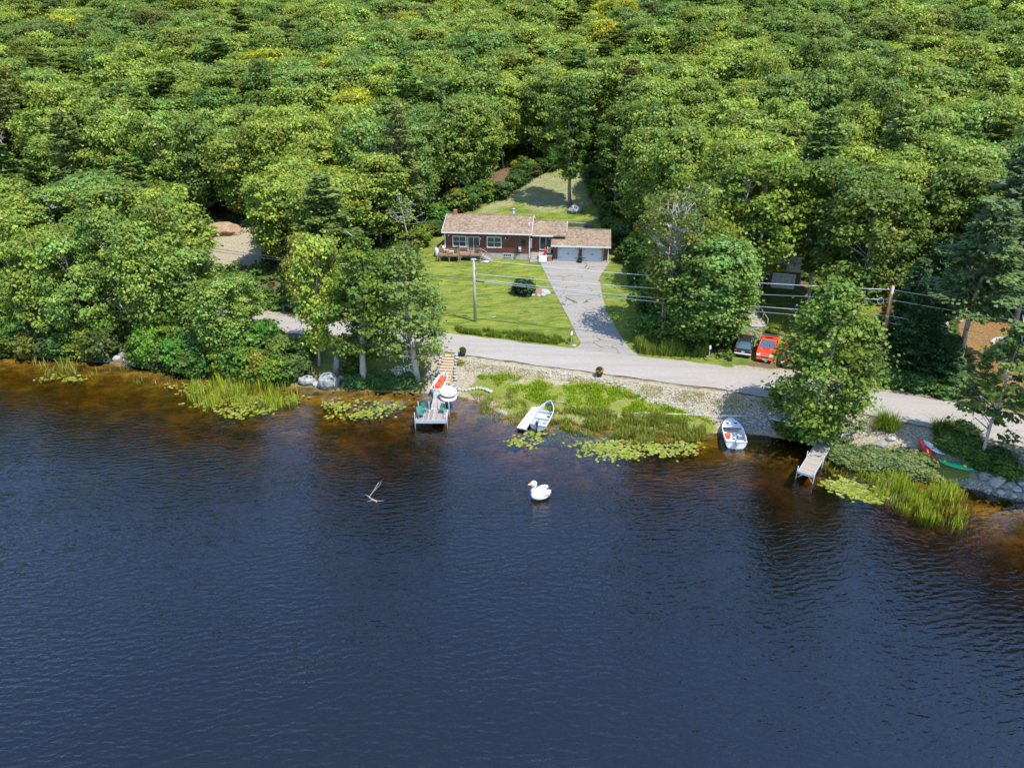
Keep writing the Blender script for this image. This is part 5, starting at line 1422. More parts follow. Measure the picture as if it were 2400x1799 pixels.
# ---------------------------------------------------------------- steps to the dock with stone edging
stairway('dock_steps', (-7.1, 66.55), (-6.7, 70.6), .85, 2.32, 1.25, 10, 'new pale wooden steps between stone edging leading down to the left dock', M['stepwood'], rail=False)
sr = random.Random(11)
for sgn in (-1, 1):
    for i in range(13):
        t = i/12; x = -7.1 + .4*t + sgn*(.95 + .12*math.sin(t*6)) + sr.uniform(-.08, .08); y = 66.3 + 4.4*t
        rock('edging_stone', (x, y, max(Hs(x, y), .5)+.12), (sr.uniform(.14, .25), sr.uniform(.14, .22), sr.uniform(.1, .17)), 'pale stone in the edging on the %s side of the dock steps' % ('left' if sgn < 0 else 'right'), 'stone', 'palestone', i+20*sgn, 'stones edging the dock steps', sr.uniform(0, 3), sub=2)
for i in range(11):
    p = G(1068 + i*8.2, 911 + 4*math.sin(i*.7) + i*.45); rock('shore_stone', p, (sr.uniform(.15, .28), sr.uniform(.15, .25), sr.uniform(.12, .2)), 'pale stone in the row on the grass right of the dock', 'stone', 'palestone', i+50, 'stones in a row right of the dock', sr.uniform(0, 3), sub=2)
for i in range(22):
    p = G(1262 + i*9 + sr.uniform(-3, 3), 866 + i*1.55 + sr.uniform(-3, 5)); rock('road_stone', p, (sr.uniform(.12, .26), sr.uniform(.1, .2), sr.uniform(.07, .14)), 'small pale stone in the line along the lake side of the road', 'stone', 'palestone', i+80, 'stones along the lake side of the road', sr.uniform(0, 3), sub=1)
for i in range(26):
    p = G(1480 + sr.uniform(0, 75), 988 - sr.uniform(0, 16)); rock('beach_stone', p, (sr.uniform(.1, .22), sr.uniform(.08, .2), sr.uniform(.06, .1)), 'small pale stone in the patch on the beach grass left of the motor boat', 'stone', 'palestone', i+120, 'stones in the patch left of the motor boat', sr.uniform(0, 3), sub=1)
for i in range(70):
    p = G(1735 + sr.uniform(0, 95), 1000 - sr.uniform(0, 26)); rock('bank_stone', p, (sr.uniform(.1, .24), sr.uniform(.08, .2), sr.uniform(.06, .12)), 'small grey stone on the bank between the motor boat and the slab', 'stone', 'stone' if i % 3 else 'palestone', i+160, 'stones on the bank right of the motor boat', sr.uniform(0, 3), sub=1)
for i in range(60):
    p = G(1715 + sr.uniform(0, 120), 792 - sr.uniform(0, 26)); rock('yard_stone', p, (sr.uniform(.14, .3), sr.uniform(.1, .25), sr.uniform(.08, .16)), 'grey stone in the rocky bank behind the parked vehicles', 'stone', 'stone', i+260, 'stones behind the parked vehicles', sr.uniform(0, 3), sub=1)
for px, py, s, lab, mt in ((773, 905, (1.15, 1.0, 1.15), 'largest rounded grey boulder on the left shore', 'boulder'), (722, 898, (.95, .7, .65), 'grey boulder left of the largest one on the shore', 'boulder'), (746, 902, (.7, .4, .3), 'flat pale rock between the two shore boulders', 'palestone'), (791, 872, (.42, .35, 1.3), 'tall upright stone behind the largest boulder', 'stone'), (800, 888, (.4, .3, .28), 'small pale rock at the foot of the upright stone', 'palestone'), (925, 890, (.7, .4, .3), 'grey rock among white flowers between the two shore trunks', 'stone'),
        (1347, 497, (1.2, .9, .9), 'big pale boulder at the foot of the lone back yard tree', 'boulder'), (1399, 514, (.38, .3, .3), 'small white rock on the grass behind the garage', 'palestone'), (1622, 786, (.75, .6, .6), 'grey boulder in the bushes behind the cattails', 'stone'),
        (2062, 1044, (.75, .4, .3), 'grey rock in the greenery left of the red kayak', 'stone'), (2087, 1030, (.4, .3, .25), 'pale rock behind the grey one left of the kayaks', 'palestone'), (2040, 1083, (.3, .2, .15), 'small rock in the ground cover right of the plank dock', 'stone')):
    rock('boulder', G(px, py), s, lab, 'rock', mt, int(px) % 97)
labs = {}
for i, (px, py, s) in enumerate([(2308, 1120, .62), (2335, 1130, .72), (2352, 1142, .4), (2368, 1140, .42), (2362, 1156, .38), (2380, 1150, .45), (2392, 1165, .5), (2376, 1164, .33), (2400, 1150, .4), (2345, 1156, .3), (2410, 1172, .5), (2392, 1136, .35)]):
    rock('shore_rock', G(px, py), (s, s*.8, s*.75), ['wide grey rock at the left end of the right hand rock pile', 'largest whitish rock in the rock pile at the right edge'][i] if i < 2 else 'grey rock in the pile at the water by the right edge', 'rock', 'palestone' if i % 2 else 'stone', i+300, 'rocks piled at the right edge of the shore', i)
for i in range(18):
    t = i/18*6.28; p = G(2345 + 20*math.cos(t), 802 + 8*math.sin(t)); rock('fire_ring_stone', p, (.28, .24, .2), 'pale stone of the fire ring on the needle covered yard', 'stone', 'palestone', i+330, 'stones of the fire ring', t, sub=1)
for i in range(16):
    p = G(sr.uniform(2195, 2248), sr.uniform(738, 762)); rock('heap_stone', p, (.5, .4, .3), 'pale stone in the sunlit heap behind the hemlocks', 'stone', 'palestone', i+350, 'stones in the sunlit heap', i, sub=1)
for i, (px, py) in enumerate([(262, 836), (275, 842), (285, 835), (300, 848), (255, 845), (355, 846), (400, 858)]):
    rock('shore_rock', G(px, py), (.5, .4, .35), 'grey rock at the waterline below the gap in the left shore trees', 'rock', 'palestone' if i % 2 else 'stone', i+380, 'rocks at the left waterline', i)
# concrete slab and dark steps near the maple
sl = G(1838, 985); o = MB(); o.M = Matrix.Rotation(R(32), 4, 'Z') @ Matrix.Rotation(R(-14), 4, 'X'); o.box(-.9, .9, -1.3, 1.3, 0, .16, .03)
tag(o.build('leaning_slab', M['steel'], None, sl+Vector((0, 0, .15))), 'grey rectangular slab lying tilted on the bank left of the maple trunk', 'slab')
b1 = G(1949, 1018); t1 = G(1955, 978)
stairway('bank_steps', (b1.x, b1.y), (t1.x, t1.y), b1.z+.05, t1.z+.15, .95, 5, 'dark short steps on the bank above the right dock', M['skirt'], rail=False)
# pipes / ropes on the beach
def line(name, pts, r, mat, label, cat, up=.08):
    P_ = [G(*p, up=up) for p in pts]
    return tag(MB().tube(P_, r, 5).build(name, M[mat]), label, cat)
line('rope', [(1266,943), (1290,940), (1322,943), (1340,951), (1365,958), (1392,964)], .035, 'deadwood', 'pale rope running over the grass from the boarded dock', 'rope')
line('pipe', [(1455,970), (1480,969), (1512,967), (1545,969), (1600,971), (1650,973)], .045, 'wire', 'long pale green pipe lying on the beach grass', 'pipe')
line('pole_rail', [(1690,974), (1762,975)], .05, 'wire', 'short pale rail on the bank behind the motor boat', 'rail', .35)
line('rope', [(1762,975), (1790,981), (1815,988)], .025, 'deadwood', 'thin rope slanting to the grey slab', 'rope')
for px, py in ((1683, 985),):
    line('driftwood', [(1681,988), (1695,984), (1712,980), (1722,978)], .06, 'deadwood', 'thin driftwood branch left of the motor boat bow', 'branch')
line('log', [(2135,1054), (2153,1056)], .09, 'deadwood', 'short bleached log end left of the red kayak', 'log', .3)
for i, (a, b_) in enumerate([((722,812),(762,815)), ((722,818),(758,822)), ((728,807),(768,811))]):
    line('log', [a, b_], .16, 'deadwood', ['middle grey log in the stack by the left road', 'lowest grey log in the stack by the left road', 'topmost grey log in the stack by the left road'][i], 'log', .15+.25*(i == 2))
line('culvert', [(322,775), (345,778)], .25, 'black', 'dark pipe end among the trees on the left shore', 'pipe', .3)
# chairs, planters, mailboxes, signs
def adirondack(px, py, rz, label):
    e = empty('garden_chair', G(px, py), label, 'chair', rz)
    mb = MB()
    for i in range(5): mb.box(-.27, .27, -.3+i*.12, -.2+i*.12, .36-i*.03, .385-i*.03)
    mb.build('seat', M['white'], e)
    mb = MB(); mb.M = Matrix.Translation((0, .27, .26)) @ Matrix.Rotation(R(-20), 4, 'X')
    for i in range(5): mb.box(-.27+i*.112, -.18+i*.112, 0, .025, 0, .68+.09*(1-abs(i-2)/2))
    mb.box(-.27, .27, .026, .05, .35, .42); mb.build('backrest', M['white'], e)
    for sx in (-1, 1):
        MB().box(sx*.32-.02, sx*.32+.02, -.34, -.26, 0, .56).build('leg', M['white'], e); MB().box(sx*.32-.02, sx*.32+.02, .28, .36, 0, .56).build('leg', M['white'], e)
        MB().box(sx*.34-.07, sx*.34+.07, -.38, .4, .56, .59).build('armrest', M['white'], e)
adirondack(917, 843, R(35), 'white garden chair on the left of the pair under the shore trees')
adirondack(945, 845, R(-35), 'white garden chair on the right of the pair under the shore trees')
def planter(px, py, label, fl, s=1.0):
    e = empty('flower_pot', G(px, py), label, 'flower pot')
    MB().lathe([(.2*s, 0), (.3*s, .34*s), (.33*s, .34*s), (.33*s, .4*s), (.25*s, .4*s)], 12).build('pot', M['pot'], e)
    if fl:
        mb = MB(); q = random.Random(int(px))
        for i in range(40):
            t = q.uniform(0, 6.28); ph = q.uniform(.1, 1.5); mb.ell((.33*s*math.cos(t)*math.sin(ph), .33*s*math.sin(t)*math.sin(ph), .42*s+.28*s*math.cos(ph)), (.075*s, .075*s, .06*s), 6, 4)
        mb.build('flowers', M['flower'], e)
    o = mkobj('plant', VAR['shrub1']['crown'], e, (.04, .09, .02)); o.scale = (.2*s, .2*s, .2*s); o.location.z = .25
planter(1085, 833, 'dark pot with small green plant at the road edge near the dock steps', False, 1.1)
planter(1405, 881, 'dark pot of orange flowers on the lake side of the road', True, 1.15)
planter(811, 800, 'pot of orange flowers beside the road behind the tall shore tree', True, 1.1)
def mailbox(px, py, label, hh=1.0, tilt=0):
    e = empty('mailbox', G(px, py), label, 'mailbox', R(-10)); e.rotation_euler.y = tilt
    MB().box(-.05, .05, -.05, .05, -.2, hh).build('post', M['graywood'], e)
    mb = MB(); mb.loft([[(-.11, y, hh), (.11, y, hh), (.11, y, hh+.13), (.07, y, hh+.21), (0, y, hh+.24), (-.07, y, hh+.21), (-.11, y, hh+.13)] for y in (-.3, .25)]); bx = mb.build('box', M['white'], e)
    MB().box(.11, .125, -.05, .1, hh+.1, hh+.2).build('flag', M['redpaint'], bx)
mailbox(1339, 808, 'white mailbox on a post where the driveway meets the road', 1.25)
mailbox(1661, 840, 'white mailbox on a post between the cattails and the parked cars', 1.2)
rock('roadside_stone', G(1345, 811), (.28, .2, .15), 'small pale stone at the foot of the driveway mailbox', 'stone', 'palestone', 7)
line('white_branch', [(1152, 745), (1162, 742)], .06, 'palestone', 'small white scrap lying on the lawn', 'debris')
fp = empty('fence_post', G(2176, 912), 'pale weathered post standing in the roadside greenery on the right', 'post')
MB().tube([(0, 0, -.2), (.03, 0, 1.5)], [.1, .09], 8).build('post', M['deadwood'], fp)
# rock garden with brown board on the lawn
g0_ = G(1262, 691)
for i, (dx, dy, s) in enumerate([(-1.3, -.1, .3), (-.7, -.35, .28), (0, -.45, .3), (.6, -.3, .35), (1.0, .1, .55), (.7, .45, .6), (.1, .5, .5), (-.5, .35, .35), (1.3, .3, .35), (-1.0, .3, .22)]):
    rock('garden_stone', (g0_.x+dx, g0_.y+dy, Hs(g0_.x+dx, g0_.y+dy)), (s, s*.8, s*.75), 'pale stone of the small rock garden on the lawn', 'stone', 'palestone', i+400, 'stones of the lawn rock garden', i)
o = MB(); o.M = Matrix.Rotation(R(-10), 4, 'Z') @ Matrix.Rotation(R(-35), 4, 'X'); o.box(-.45, .45, -.04, .04, 0, .75)
tag(o.build('garden_board', M['brown'], None, Vector((g0_.x-.1, g0_.y-.1, Hs(g0_.x, g0_.y)+.02))), 'square red brown board propped in the lawn rock garden', 'board')
# fire pit bench / canopy at the right edge
cn = empty('dark_canopy', G(2402, 850), 'dark canopy with a brown edge cut off by the right edge of the photo', 'canopy', R(-25))
MB().loft([[(-1.8, -1.5, 1.9), (1.8, -1.5, 1.9), (1.8, 1.5, 1.9), (-1.8, 1.5, 1.9)], [(-.1, -.1, 2.7), (.1, -.1, 2.7), (.1, .1, 2.7), (-.1, .1, 2.7)]]).build('roof', M['black'], cn)
for x in (-1.7, 1.6):
    for y in (-1.4, 1.3): MB().box(x, x+.1, y, y+.1, 0, 1.9).build('post', M['brown'], cn)
MB().box(-1.85, 1.85, -1.58, -1.5, 1.75, 1.95).build('fascia', M['brown'], cn)
# ---------------------------------------------------------------- shrubs
def shrub(px, py, s, hs, label, col, group=None, key=None, world=None, cat='bush'):
    g = G(px, py) if world is None else Vector((*world, Hs(*world)))
    k = key or 'shrub%d' % prng.randrange(4)
    return tree('shrub', k, g - Vector((0, 0, .1)), label, cat, prng.uniform(0, 6), (s, hs), col, group)
def bcol(): return tuple(prng.uniform(.8, 1.25)*q for q in prng.choice([(.10, .17, .025), (.07, .13, .028), (.15, .20, .022)]))
x = -66.0
while x < -23.5:
    y = float(np.interp(x, *SH)); n_ = float(np.interp(x, *RN))
    pxc = proj(x, y, 1)[0]
    if not (235 < pxc < 300):
        shrub(0, 0, prng.uniform(.8, 1.3), prng.uniform(.8, 1.45), 'leafy bush hanging over the water along the left shore', bcol(), 'bushes along the left shore', world=(x, y + prng.uniform(.2, 1.1)))
        if x < -26: shrub(0, 0, prng.uniform(.9, 1.5), prng.uniform(1.0, 1.8), 'bush in the second row behind the left waterline', bcol(), 'bushes behind the left waterline', world=(x, y + prng.uniform(2.4, 4.0)))
    x += prng.uniform(1.3, 2.0)
for i in range(26):
    px = prng.uniform(805, 965); shrub(px, 900 + prng.uniform(-6, 6) + (px-800)*.02, prng.uniform(.35, .6), prng.uniform(.2, .42), 'low green plant on the bank between the big boulder and the dock', (.08, .16, .04), 'low plants on the bank left of the dock')
for px, py, s, hs, lab in ((700, 880, 1.0, .8, 'leafy bush just left of the shore boulders'), (668, 890, 1.1, .9, 'bush at the water left of the two boulders'), (660, 868, 1.2, 1.3, 'taller bush behind the bushes left of the boulders'), (818, 868, .7, .5, 'small bush between the upright stone and the tall tree'), (840, 830, 1.0, .8, 'low bright bush under the tall narrow shore tree'), (700, 850, 1.1, .9, 'bush below the log stack'),
        (870, 832, .9, .7, 'bright low bush right of the tall narrow tree trunk')):
    shrub(px, py, s, hs, lab, bcol())
shrub(1226, 686, .95, .62, 'dark ferny bush on the lawn beside the rock garden', (.028, .065, .02))
for px, py, s, hs, lab in ((1500, 795, .55, .5, 'pale rounded bush at the left end of the cattails'), (1660, 800, 1.0, .6, 'broad leaved bush left of the dark grey car'), (1690, 795, .9, .6, 'bush touching the left side of the dark grey car'), (1620, 815, .9, .6, 'bush behind the right half of the cattails'), (1570, 800, 1.3, 1.1, 'dark bush behind the left half of the cattails'), (1530, 790, 1.2, .9, 'dark bush beside the driveway below the bare limbed tree'),
        (1530, 740, 1.4, 1.5, 'tall dark bush at the edge of the shaded grass beside the driveway'), (1690, 770, 1.1, 1.0, 'green bush at the foot of the lower wooden steps'),
        (2335, 1095, .8, .6, 'dark bush right of the green kayak'), (2352, 1110, .8, .5, 'dark bush above the right hand rock pile'), (2300, 1098, .6, .45, 'small bush at the foot of the slender young tree'), (1845, 1015, .8, .45, 'green bush on the bank below the grey slab'), (1870, 1020, .8, .5, 'green bush left of the maple trunk'), (1890, 1010, .8, .6, 'dark bush at the foot of the maple'),
        (2390, 945, 1.0, .5, 'dark fern clump beside the road at the right edge'), (1860, 812, .5, .4, 'small shrub among the stones behind the red car'), (1813, 782, .5, .4, 'small light bush beside the lower wooden steps')):
    shrub(px, py, s, hs, lab, bcol())
for i in range(34):
    px = 1960 + i*8.5 + prng.uniform(-4, 4); yr = np.interp(px, [1960, 2036, 2261, 2360], [890, 905, 940, 962]) - prng.uniform(6, 34)
    shrub(px, yr, prng.uniform(.55, .9), prng.uniform(.35, .6), 'low leafy plant in the roadside strip below the hemlocks', (.09, .17, .035), 'plants in the roadside strip below the hemlocks')
for i in range(46):
    px = prng.uniform(1965, 2170); py = np.interp(px, [1965, 2170], [1072, 1100]) + prng.uniform(-16, 16)
    shrub(px, py, prng.uniform(.45, .8), prng.uniform(.2, .36), 'low grey green shrub in the cover between the right dock and the red kayak', (.16, .21, .07), 'low shrubs between the right dock and the kayaks')
for i in range(20):
    px = prng.uniform(2215, 2300); py = np.interp(px, [2215, 2300], [1040, 1075]) + prng.uniform(-12, 14)
    shrub(px, py, prng.uniform(.4, .7), prng.uniform(.25, .45), 'leafy plant behind the kayaks below the road', (.11, .18, .035), 'plants behind the kayaks')
# understory at the forest edge round the clearings
for i in range(60):
    t = i/60; poly = [(-20, 84), (-16, 103), (-9, 121), (1, 129), (3, 134), (13, 134), (15.5, 121), (17, 101), (18, 92)]
    k = t*(len(poly)-1); a = int(k); f = k-a; p = (poly[a][0]*(1-f)+poly[a+1][0]*f + prng.uniform(-1.5, 1), poly[a][1]*(1-f)+poly[a+1][1]*f + prng.uniform(-.5, 1.5))
    shrub(0, 0, prng.uniform(.7, 1.3), prng.uniform(.5, 1.3), 'understory bush at the edge of the yard round the brown house', bcol(), 'understory bushes round the yard', world=p)
# leafy undergrowth under the forest edge
up_ = []
q_ = np.random.default_rng(21)
for (xa, xb, ya, yb, n) in ((-40, -13, 83, 126, 26000), (14, 30, 84, 135, 16000), (22, 62, 60, 108, 26000), (-4, 20, 138, 152, 7000), (-100, -40, 92, 125, 20000)):
    up_.append(np.stack([q_.uniform(xa, xb, n), q_.uniform(ya, yb, n)], 1))
up_ = np.concatenate(up_)
nzz = np.array([mnoise.noise(Vector((p[0]*.5, p[1]*.5, 9))) for p in up_])
yfu = np.interp(up_[:, 0], *RF)
ok_ = (nzz > -.12) & (up_[:, 1] > yfu + 1.6)
for poly in ([(-13,80),(-15.5,104),(-9,121),(0,128),(3,134),(13,134),(15,121),(16,99),(14.5,84),(13,70),(-10,72)], [(22.5,60),(33,60),(41,68),(43,86),(36,90),(24,90),(24,76)], [(-53,99),(-36,99),(-36,117),(-53,117)], [(-80,101),(-64,101),(-64,113),(-80,113)]):
    ok_ &= ~inpoly(up_[:, 0], up_[:, 1], poly)
pp_ = proj(up_[:, 0], up_[:, 1], H(up_[:, 0], up_[:, 1]))
ok_ &= ~inpoly(pp_[0], pp_[1], [(2240,770),(2420,750),(2420,925),(2300,925)])
up_, nzz = up_[ok_], nzz[ok_]; n = len(up_)
C3 = np.stack([up_[:, 0], up_[:, 1], H(up_[:, 0], up_[:, 1]) + q_.uniform(.05, .3, n) + np.clip(nzz+.15, 0, 1)*q_.uniform(.2, 2.2, n)], 1)
N3 = np.array([0, 0, 1.0]) + .5*q_.normal(size=(n, 3)); N3 /= np.linalg.norm(N3, axis=1, keepdims=True)
T3 = np.array([(.09, .16, .03)])*q_.uniform(.6, 1.5, (n, 1))
stuff_ = mkobj('undergrowth', leafmesh('undergrowth', C3, N3, q_.uniform(.3, .6, n), T3, 1.35, M['leaf'], q_), None, (1, 1, 1))
tag(stuff_, 'leafy undergrowth covering the shaded forest floor', 'undergrowth', kind='stuff')
# dead trees and bare branches
def snag(name, px, py, h, r, seed, label, lean=(0, 0), nb=16, z0=.45, spread=2.4):
    q = random.Random(seed); mb = MB(); b = G(px, py)
    P_ = [Vector((lean[0]*t + q.uniform(-.15, .15)*t, lean[1]*t, h*t - .3)) for t in np.linspace(0, 1, 8)]
    mb.tube(P_, [r*(1-.85*t) for t in np.linspace(0, 1, 8)], 7)
    for i in range(nb):
        t = q.uniform(z0, 1); p = Vector((lean[0]*t, lean[1]*t, h*t-.3)); a = q.uniform(0, 6.28); L = q.uniform(.5, 1)*spread*(1.25-t*.6)
        d = Vector((math.cos(a), math.sin(a)*.8, q.uniform(.05, .8))).normalized()*L
        m = p + d*.5 + Vector((0, 0, -.15)); e_ = p + d
        mb.tube([p, m, e_], [r*.38*(1.1-t*.6), r*.22, .015], 5)
        for k in range(4):
            f = q.uniform(.35, 1); s_ = p.lerp(e_, f); dd_ = Vector((q.uniform(-1, 1), q.uniform(-1, 1), q.uniform(-.1, 1))).normalized()*q.uniform(.3, .9)
            mb.tube([s_, s_+dd_], [.035, .01], 4)
    return tag(mb.build(name, M['deadwood'], None, b), label, 'dead tree')
snag('dead_tree', 1690, 720, 16.5, .26, 4, 'bare grey dead tree standing behind the yellow green maple right of the garage', (1.4, 0), 18, .5)
snag('dead_tree', 965, 590, 9.5, .13, 7, 'dead tree with bare crooked branches at the left end of the house', (-1.5, 0), 16, .45, 4.0)
snag('dead_tree', 872, 560, 14, .2, 9, 'tall bare branched tree among the green crowns left of the house', (.6, 0), 18, .55, 3.4)
for i, (px, py, lx, lab) in enumerate([(45, 505, -3.5, 'leftmost'), (62, 500, -3, 'second'), (78, 490, -2.4, 'third'), (95, 470, -1.6, 'rightmost')]):
    snag('pale_trunk', px, py, 13, .24, 20+i, lab + ' of the tall pale leaning trunks at the left edge of the photo', (lx, 0), 5, .75, 1.2)

# ---------------------------------------------------------------- grasses, reeds and lily pads (uncountable)
rg2 = np.random.default_rng(77)
def samplepoly(poly, n, z=None):
    P_ = np.array(poly); lo, hi = P_.min(0), P_.max(0); out = []
    while len(out) < n:
        q = rg2.uniform(lo, hi, (n*3, 2)); m = inpoly(q[:, 0], q[:, 1], poly); out += list(q[m])
    q = np.array(out[:n])
    zz = np.zeros(n)
    if z is None:
        for _ in range(14):
            t = (q[:, 1]-900)/FOC; Z = (CAMH-zz)/(SP+t*CP); X = (q[:, 0]-1200)/FOC*Z; Y_ = Z*(CP-t*SP); zz = zz*.5+.5*H(X, Y_)
    else: zz += z
    t = (q[:, 1]-900)/FOC; Z = (CAMH-zz)/(SP+t*CP); X = (q[:, 0]-1200)/FOC*Z; Y_ = Z*(CP-t*SP)
    return np.stack([X, Y_, H(X, Y_) if z is None else zz], 1)
def clumpy(P_, k, s):
    """pull points into clumps"""
    c = P_[rg2.choice(len(P_), max(1, len(P_)//k))]
    j = rg2.integers(0, len(c), len(P_)); o = P_.copy(); m = rg2.random(len(P_)) < .7
    o[m, :2] = c[j[m], :2] + rg2.normal(0, s, (m.sum(), 2)); return o
def blades(name, P_, h0, h1, w, cols, lean=.3, bend=.25, mat='reed', follow=True, keep=.62):
    nz = np.array([mnoise.noise(Vector((p[0]*.55, p[1]*.8, 2))) + .6*mnoise.noise(Vector((p[0]*1.9, p[1]*2.3, 4))) for p in P_])
    hz = np.clip(.75 + .9*nz, .35, 1.25)
    kp = (nz + rg2.normal(0, .16, len(P_))) > np.quantile(nz, 1-keep)
    P_, hz = P_[kp], hz[kp]
    n = len(P_)
    if follow: P_ = P_.copy(); P_[:, 2] = np.maximum(H(P_[:, 0], P_[:, 1]), -.6)
    hh = rg2.uniform(h0, h1, n)*hz; a = rg2.uniform(0, 6.28, n); l = rg2.normal(0, lean, n)
    d = np.stack([np.cos(a), np.sin(a), np.zeros(n)], 1); s = np.stack([-np.sin(a), np.cos(a), np.zeros(n)], 1)*(w*.5)
    up = np.array([0, 0, 1.0])
    m_ = P_ + up*hh[:, None]*.55 + d*(l*hh)[:, None]*.4; t_ = P_ + up*(hh*(1-bend*np.abs(l)))[:, None] + d*(l*hh)[:, None]*1.1
    base = P_ - up*.05
    V = np.stack([base-s, base+s, m_+s*.8, m_-s*.8, t_+s*.15, t_-s*.15], 1).reshape(-1, 3)
    i = np.arange(n)*6
    F = np.stack([i, i+1, i+2, i+3, i+3, i+2, i+4, i+5], 1).reshape(-1)
    me = bpy.data.meshes.new(name); me.vertices.add(6*n); me.vertices.foreach_set('co', V.astype(np.float32).ravel())
    me.loops.add(8*n); me.loops.foreach_set('vertex_index', F.astype(np.int32)); me.polygons.add(2*n); me.polygons.foreach_set('loop_start', np.arange(0, 8*n, 4, dtype=np.int32)); me.update(calc_edges=True)
    c = np.array(cols)[rg2.integers(0, len(cols), n)] * rg2.uniform(.8, 1.5, (n, 1)); c = np.concatenate([c, np.ones((n, 1))], 1)
    ca = me.color_attributes.new('tint', 'FLOAT_COLOR', 'POINT'); ca.data.foreach_set('color', np.repeat(c, 6, 0).astype(np.float32).ravel())
    me.materials.append(M[mat]); return mkobj(name, me, None, (1, 1, 1))
YG = [(.42, .45, .03), (.30, .38, .02), (.20, .29, .02), (.40, .36, .12)]
BR = [(.36, .31, .09), (.24, .25, .05), (.16, .21, .03)]
def stuff(o, label, cat): return tag(o, label, cat, kind='stuff')
stuff(blades('reeds', clumpy(samplepoly([(440,905),(520,890),(640,905),(705,915),(700,950),(620,965),(560,955),(480,960),(430,930)], 3600, 0), 9, .22), .9, 1.7, .07, YG, .16), 'yellow green reeds standing in the shallows left of the boulders', 'reeds')
stuff(blades('sparse_reeds', clumpy(samplepoly([(70,845),(140,842),(230,868),(220,890),(130,895),(90,870)], 420, 0), 8, .3), .7, 1.2, .06, YG+BR, .35), 'sparse reeds in the brown shallows at the far left', 'reeds')
stuff(blades('sparse_reeds', clumpy(samplepoly([(250,865),(470,890),(450,925),(300,905)], 260, 0), 8, .3), .5, .9, .05, BR, .35), 'thin scattered reeds along the left shallows', 'reeds')
stuff(blades('reeds', clumpy(samplepoly([(2060,1130),(2150,1125),(2240,1150),(2265,1190),(2262,1235),(2200,1225),(2110,1195),(2060,1170)], 3400, 0), 8, .3), .8, 1.5, .07, YG, .2), 'tall yellow green reeds in the water below the red kayak', 'reeds')
stuff(blades('water_plants', samplepoly([(1930,1085),(1975,1062),(2080,1110),(2170,1125),(2260,1150),(2200,1150),(2080,1140),(1960,1120)], 3600, 0), .4, .9, .09, YG+BR, .45), 'broad leaved water plants right of the plank dock', 'water plants')
stuff(blades('marsh_grass', samplepoly([(1285,960),(1400,965),(1560,978),(1650,1000),(1655,1035),(1560,1050),(1470,1045),(1380,1030),(1290,1000)], 13000), .35, .9, .06, BR+[(.2, .26, .02)], .4), 'olive marsh grass at the water edge between the grey boat and the white boat', 'marsh grass')
stuff(blades('marsh_grass', samplepoly([(1100,925),(1205,920),(1250,960),(1205,1000),(1150,995),(1110,985),(1130,950)], 2600), .25, .6, .05, BR+[(.3, .3, .08)], .5), 'thin dry marsh grass left of the boarded dock', 'marsh grass')
stuff(blades('lily_leaves', clumpy(samplepoly([(1240,1010),(1330,1008),(1440,1020),(1500,1035),(1480,1060),(1330,1040),(1240,1028)], 1500, 0), 7, .3), .25, .5, .12, [(.25,.3,.03),(.16,.22,.03)], .8), 'upright water leaves in front of the grey boat', 'water plants')
stuff(blades('beach_grass', samplepoly([(1110,880),(1200,880),(1330,905),(1440,895),(1480,920),(1600,965),(1680,990),(1560,985),(1300,965),(1200,920)], 22000), .12, .4, .06, [(.26,.36,.02),(.36,.42,.03),(.18,.28,.015)], .6), 'bright green grass on the beach between road and water', 'grass')
stuff(blades('dry_grass', samplepoly([(1075,850),(1200,862),(1400,890),(1700,925),(1850,950),(1700,975),(1500,925),(1330,895),(1100,880)], 9000), .08, .26, .05, [(.5,.42,.27),(.28,.28,.1),(.6,.5,.34)], .8), 'dry straw coloured grass on the gravelly bank below the road', 'dry grass')
stuff(blades('verge_grass', samplepoly([(1065,770),(1180,780),(1335,795),(1348,806),(1330,812),(1075,782)], 9000), .3, .75, .05, [(.22,.26,.03),(.12,.19,.02),(.08,.15,.02)], .35), 'tall uncut grass between the lawn and the road', 'grass')
stuff(blades('cattails', samplepoly([(1480,800),(1560,798),(1650,815),(1655,838),(1560,836),(1500,830)], 8500), .6, 1.6, .07, [(.20,.25,.03),(.10,.18,.03),(.26,.28,.06)], .25), 'dense cattails beside the road right of the driveway', 'cattails')
stuff(blades('roadside_weeds', samplepoly([(1960,890),(2036,903),(2261,938),(2400,968),(2400,950),(2261,915),(2040,870)], 6000), .2, .6, .07, [(.07,.14,.03),(.16,.2,.03)], .6), 'leafy weeds along the far edge of the road on the right', 'weeds')
o = blades('ornamental_grass', np.concatenate([samplepoly([(2035,985),(2075,985),(2075,1012),(2040,1012)], 500), samplepoly([(2070,995),(2100,998),(2100,1020),(2075,1018)], 260)]), .9, 1.4, .05, [(.2,.24,.02),(.12,.18,.02)], .7)
tag(o, 'arching green ornamental grass clump on the sandy bank right of the maple', 'ornamental grass')
o = blades('tall_grass_clump', samplepoly([(2185,1005),(2230,1005),(2290,1030),(2290,1060),(2200,1045)], 2600), .7, 1.2, .06, [(.18,.2,.04),(.1,.15,.03)], .5)
tag(o, 'broad mound of long grass between the kayaks and the road', 'grass mound', kind='stuff')
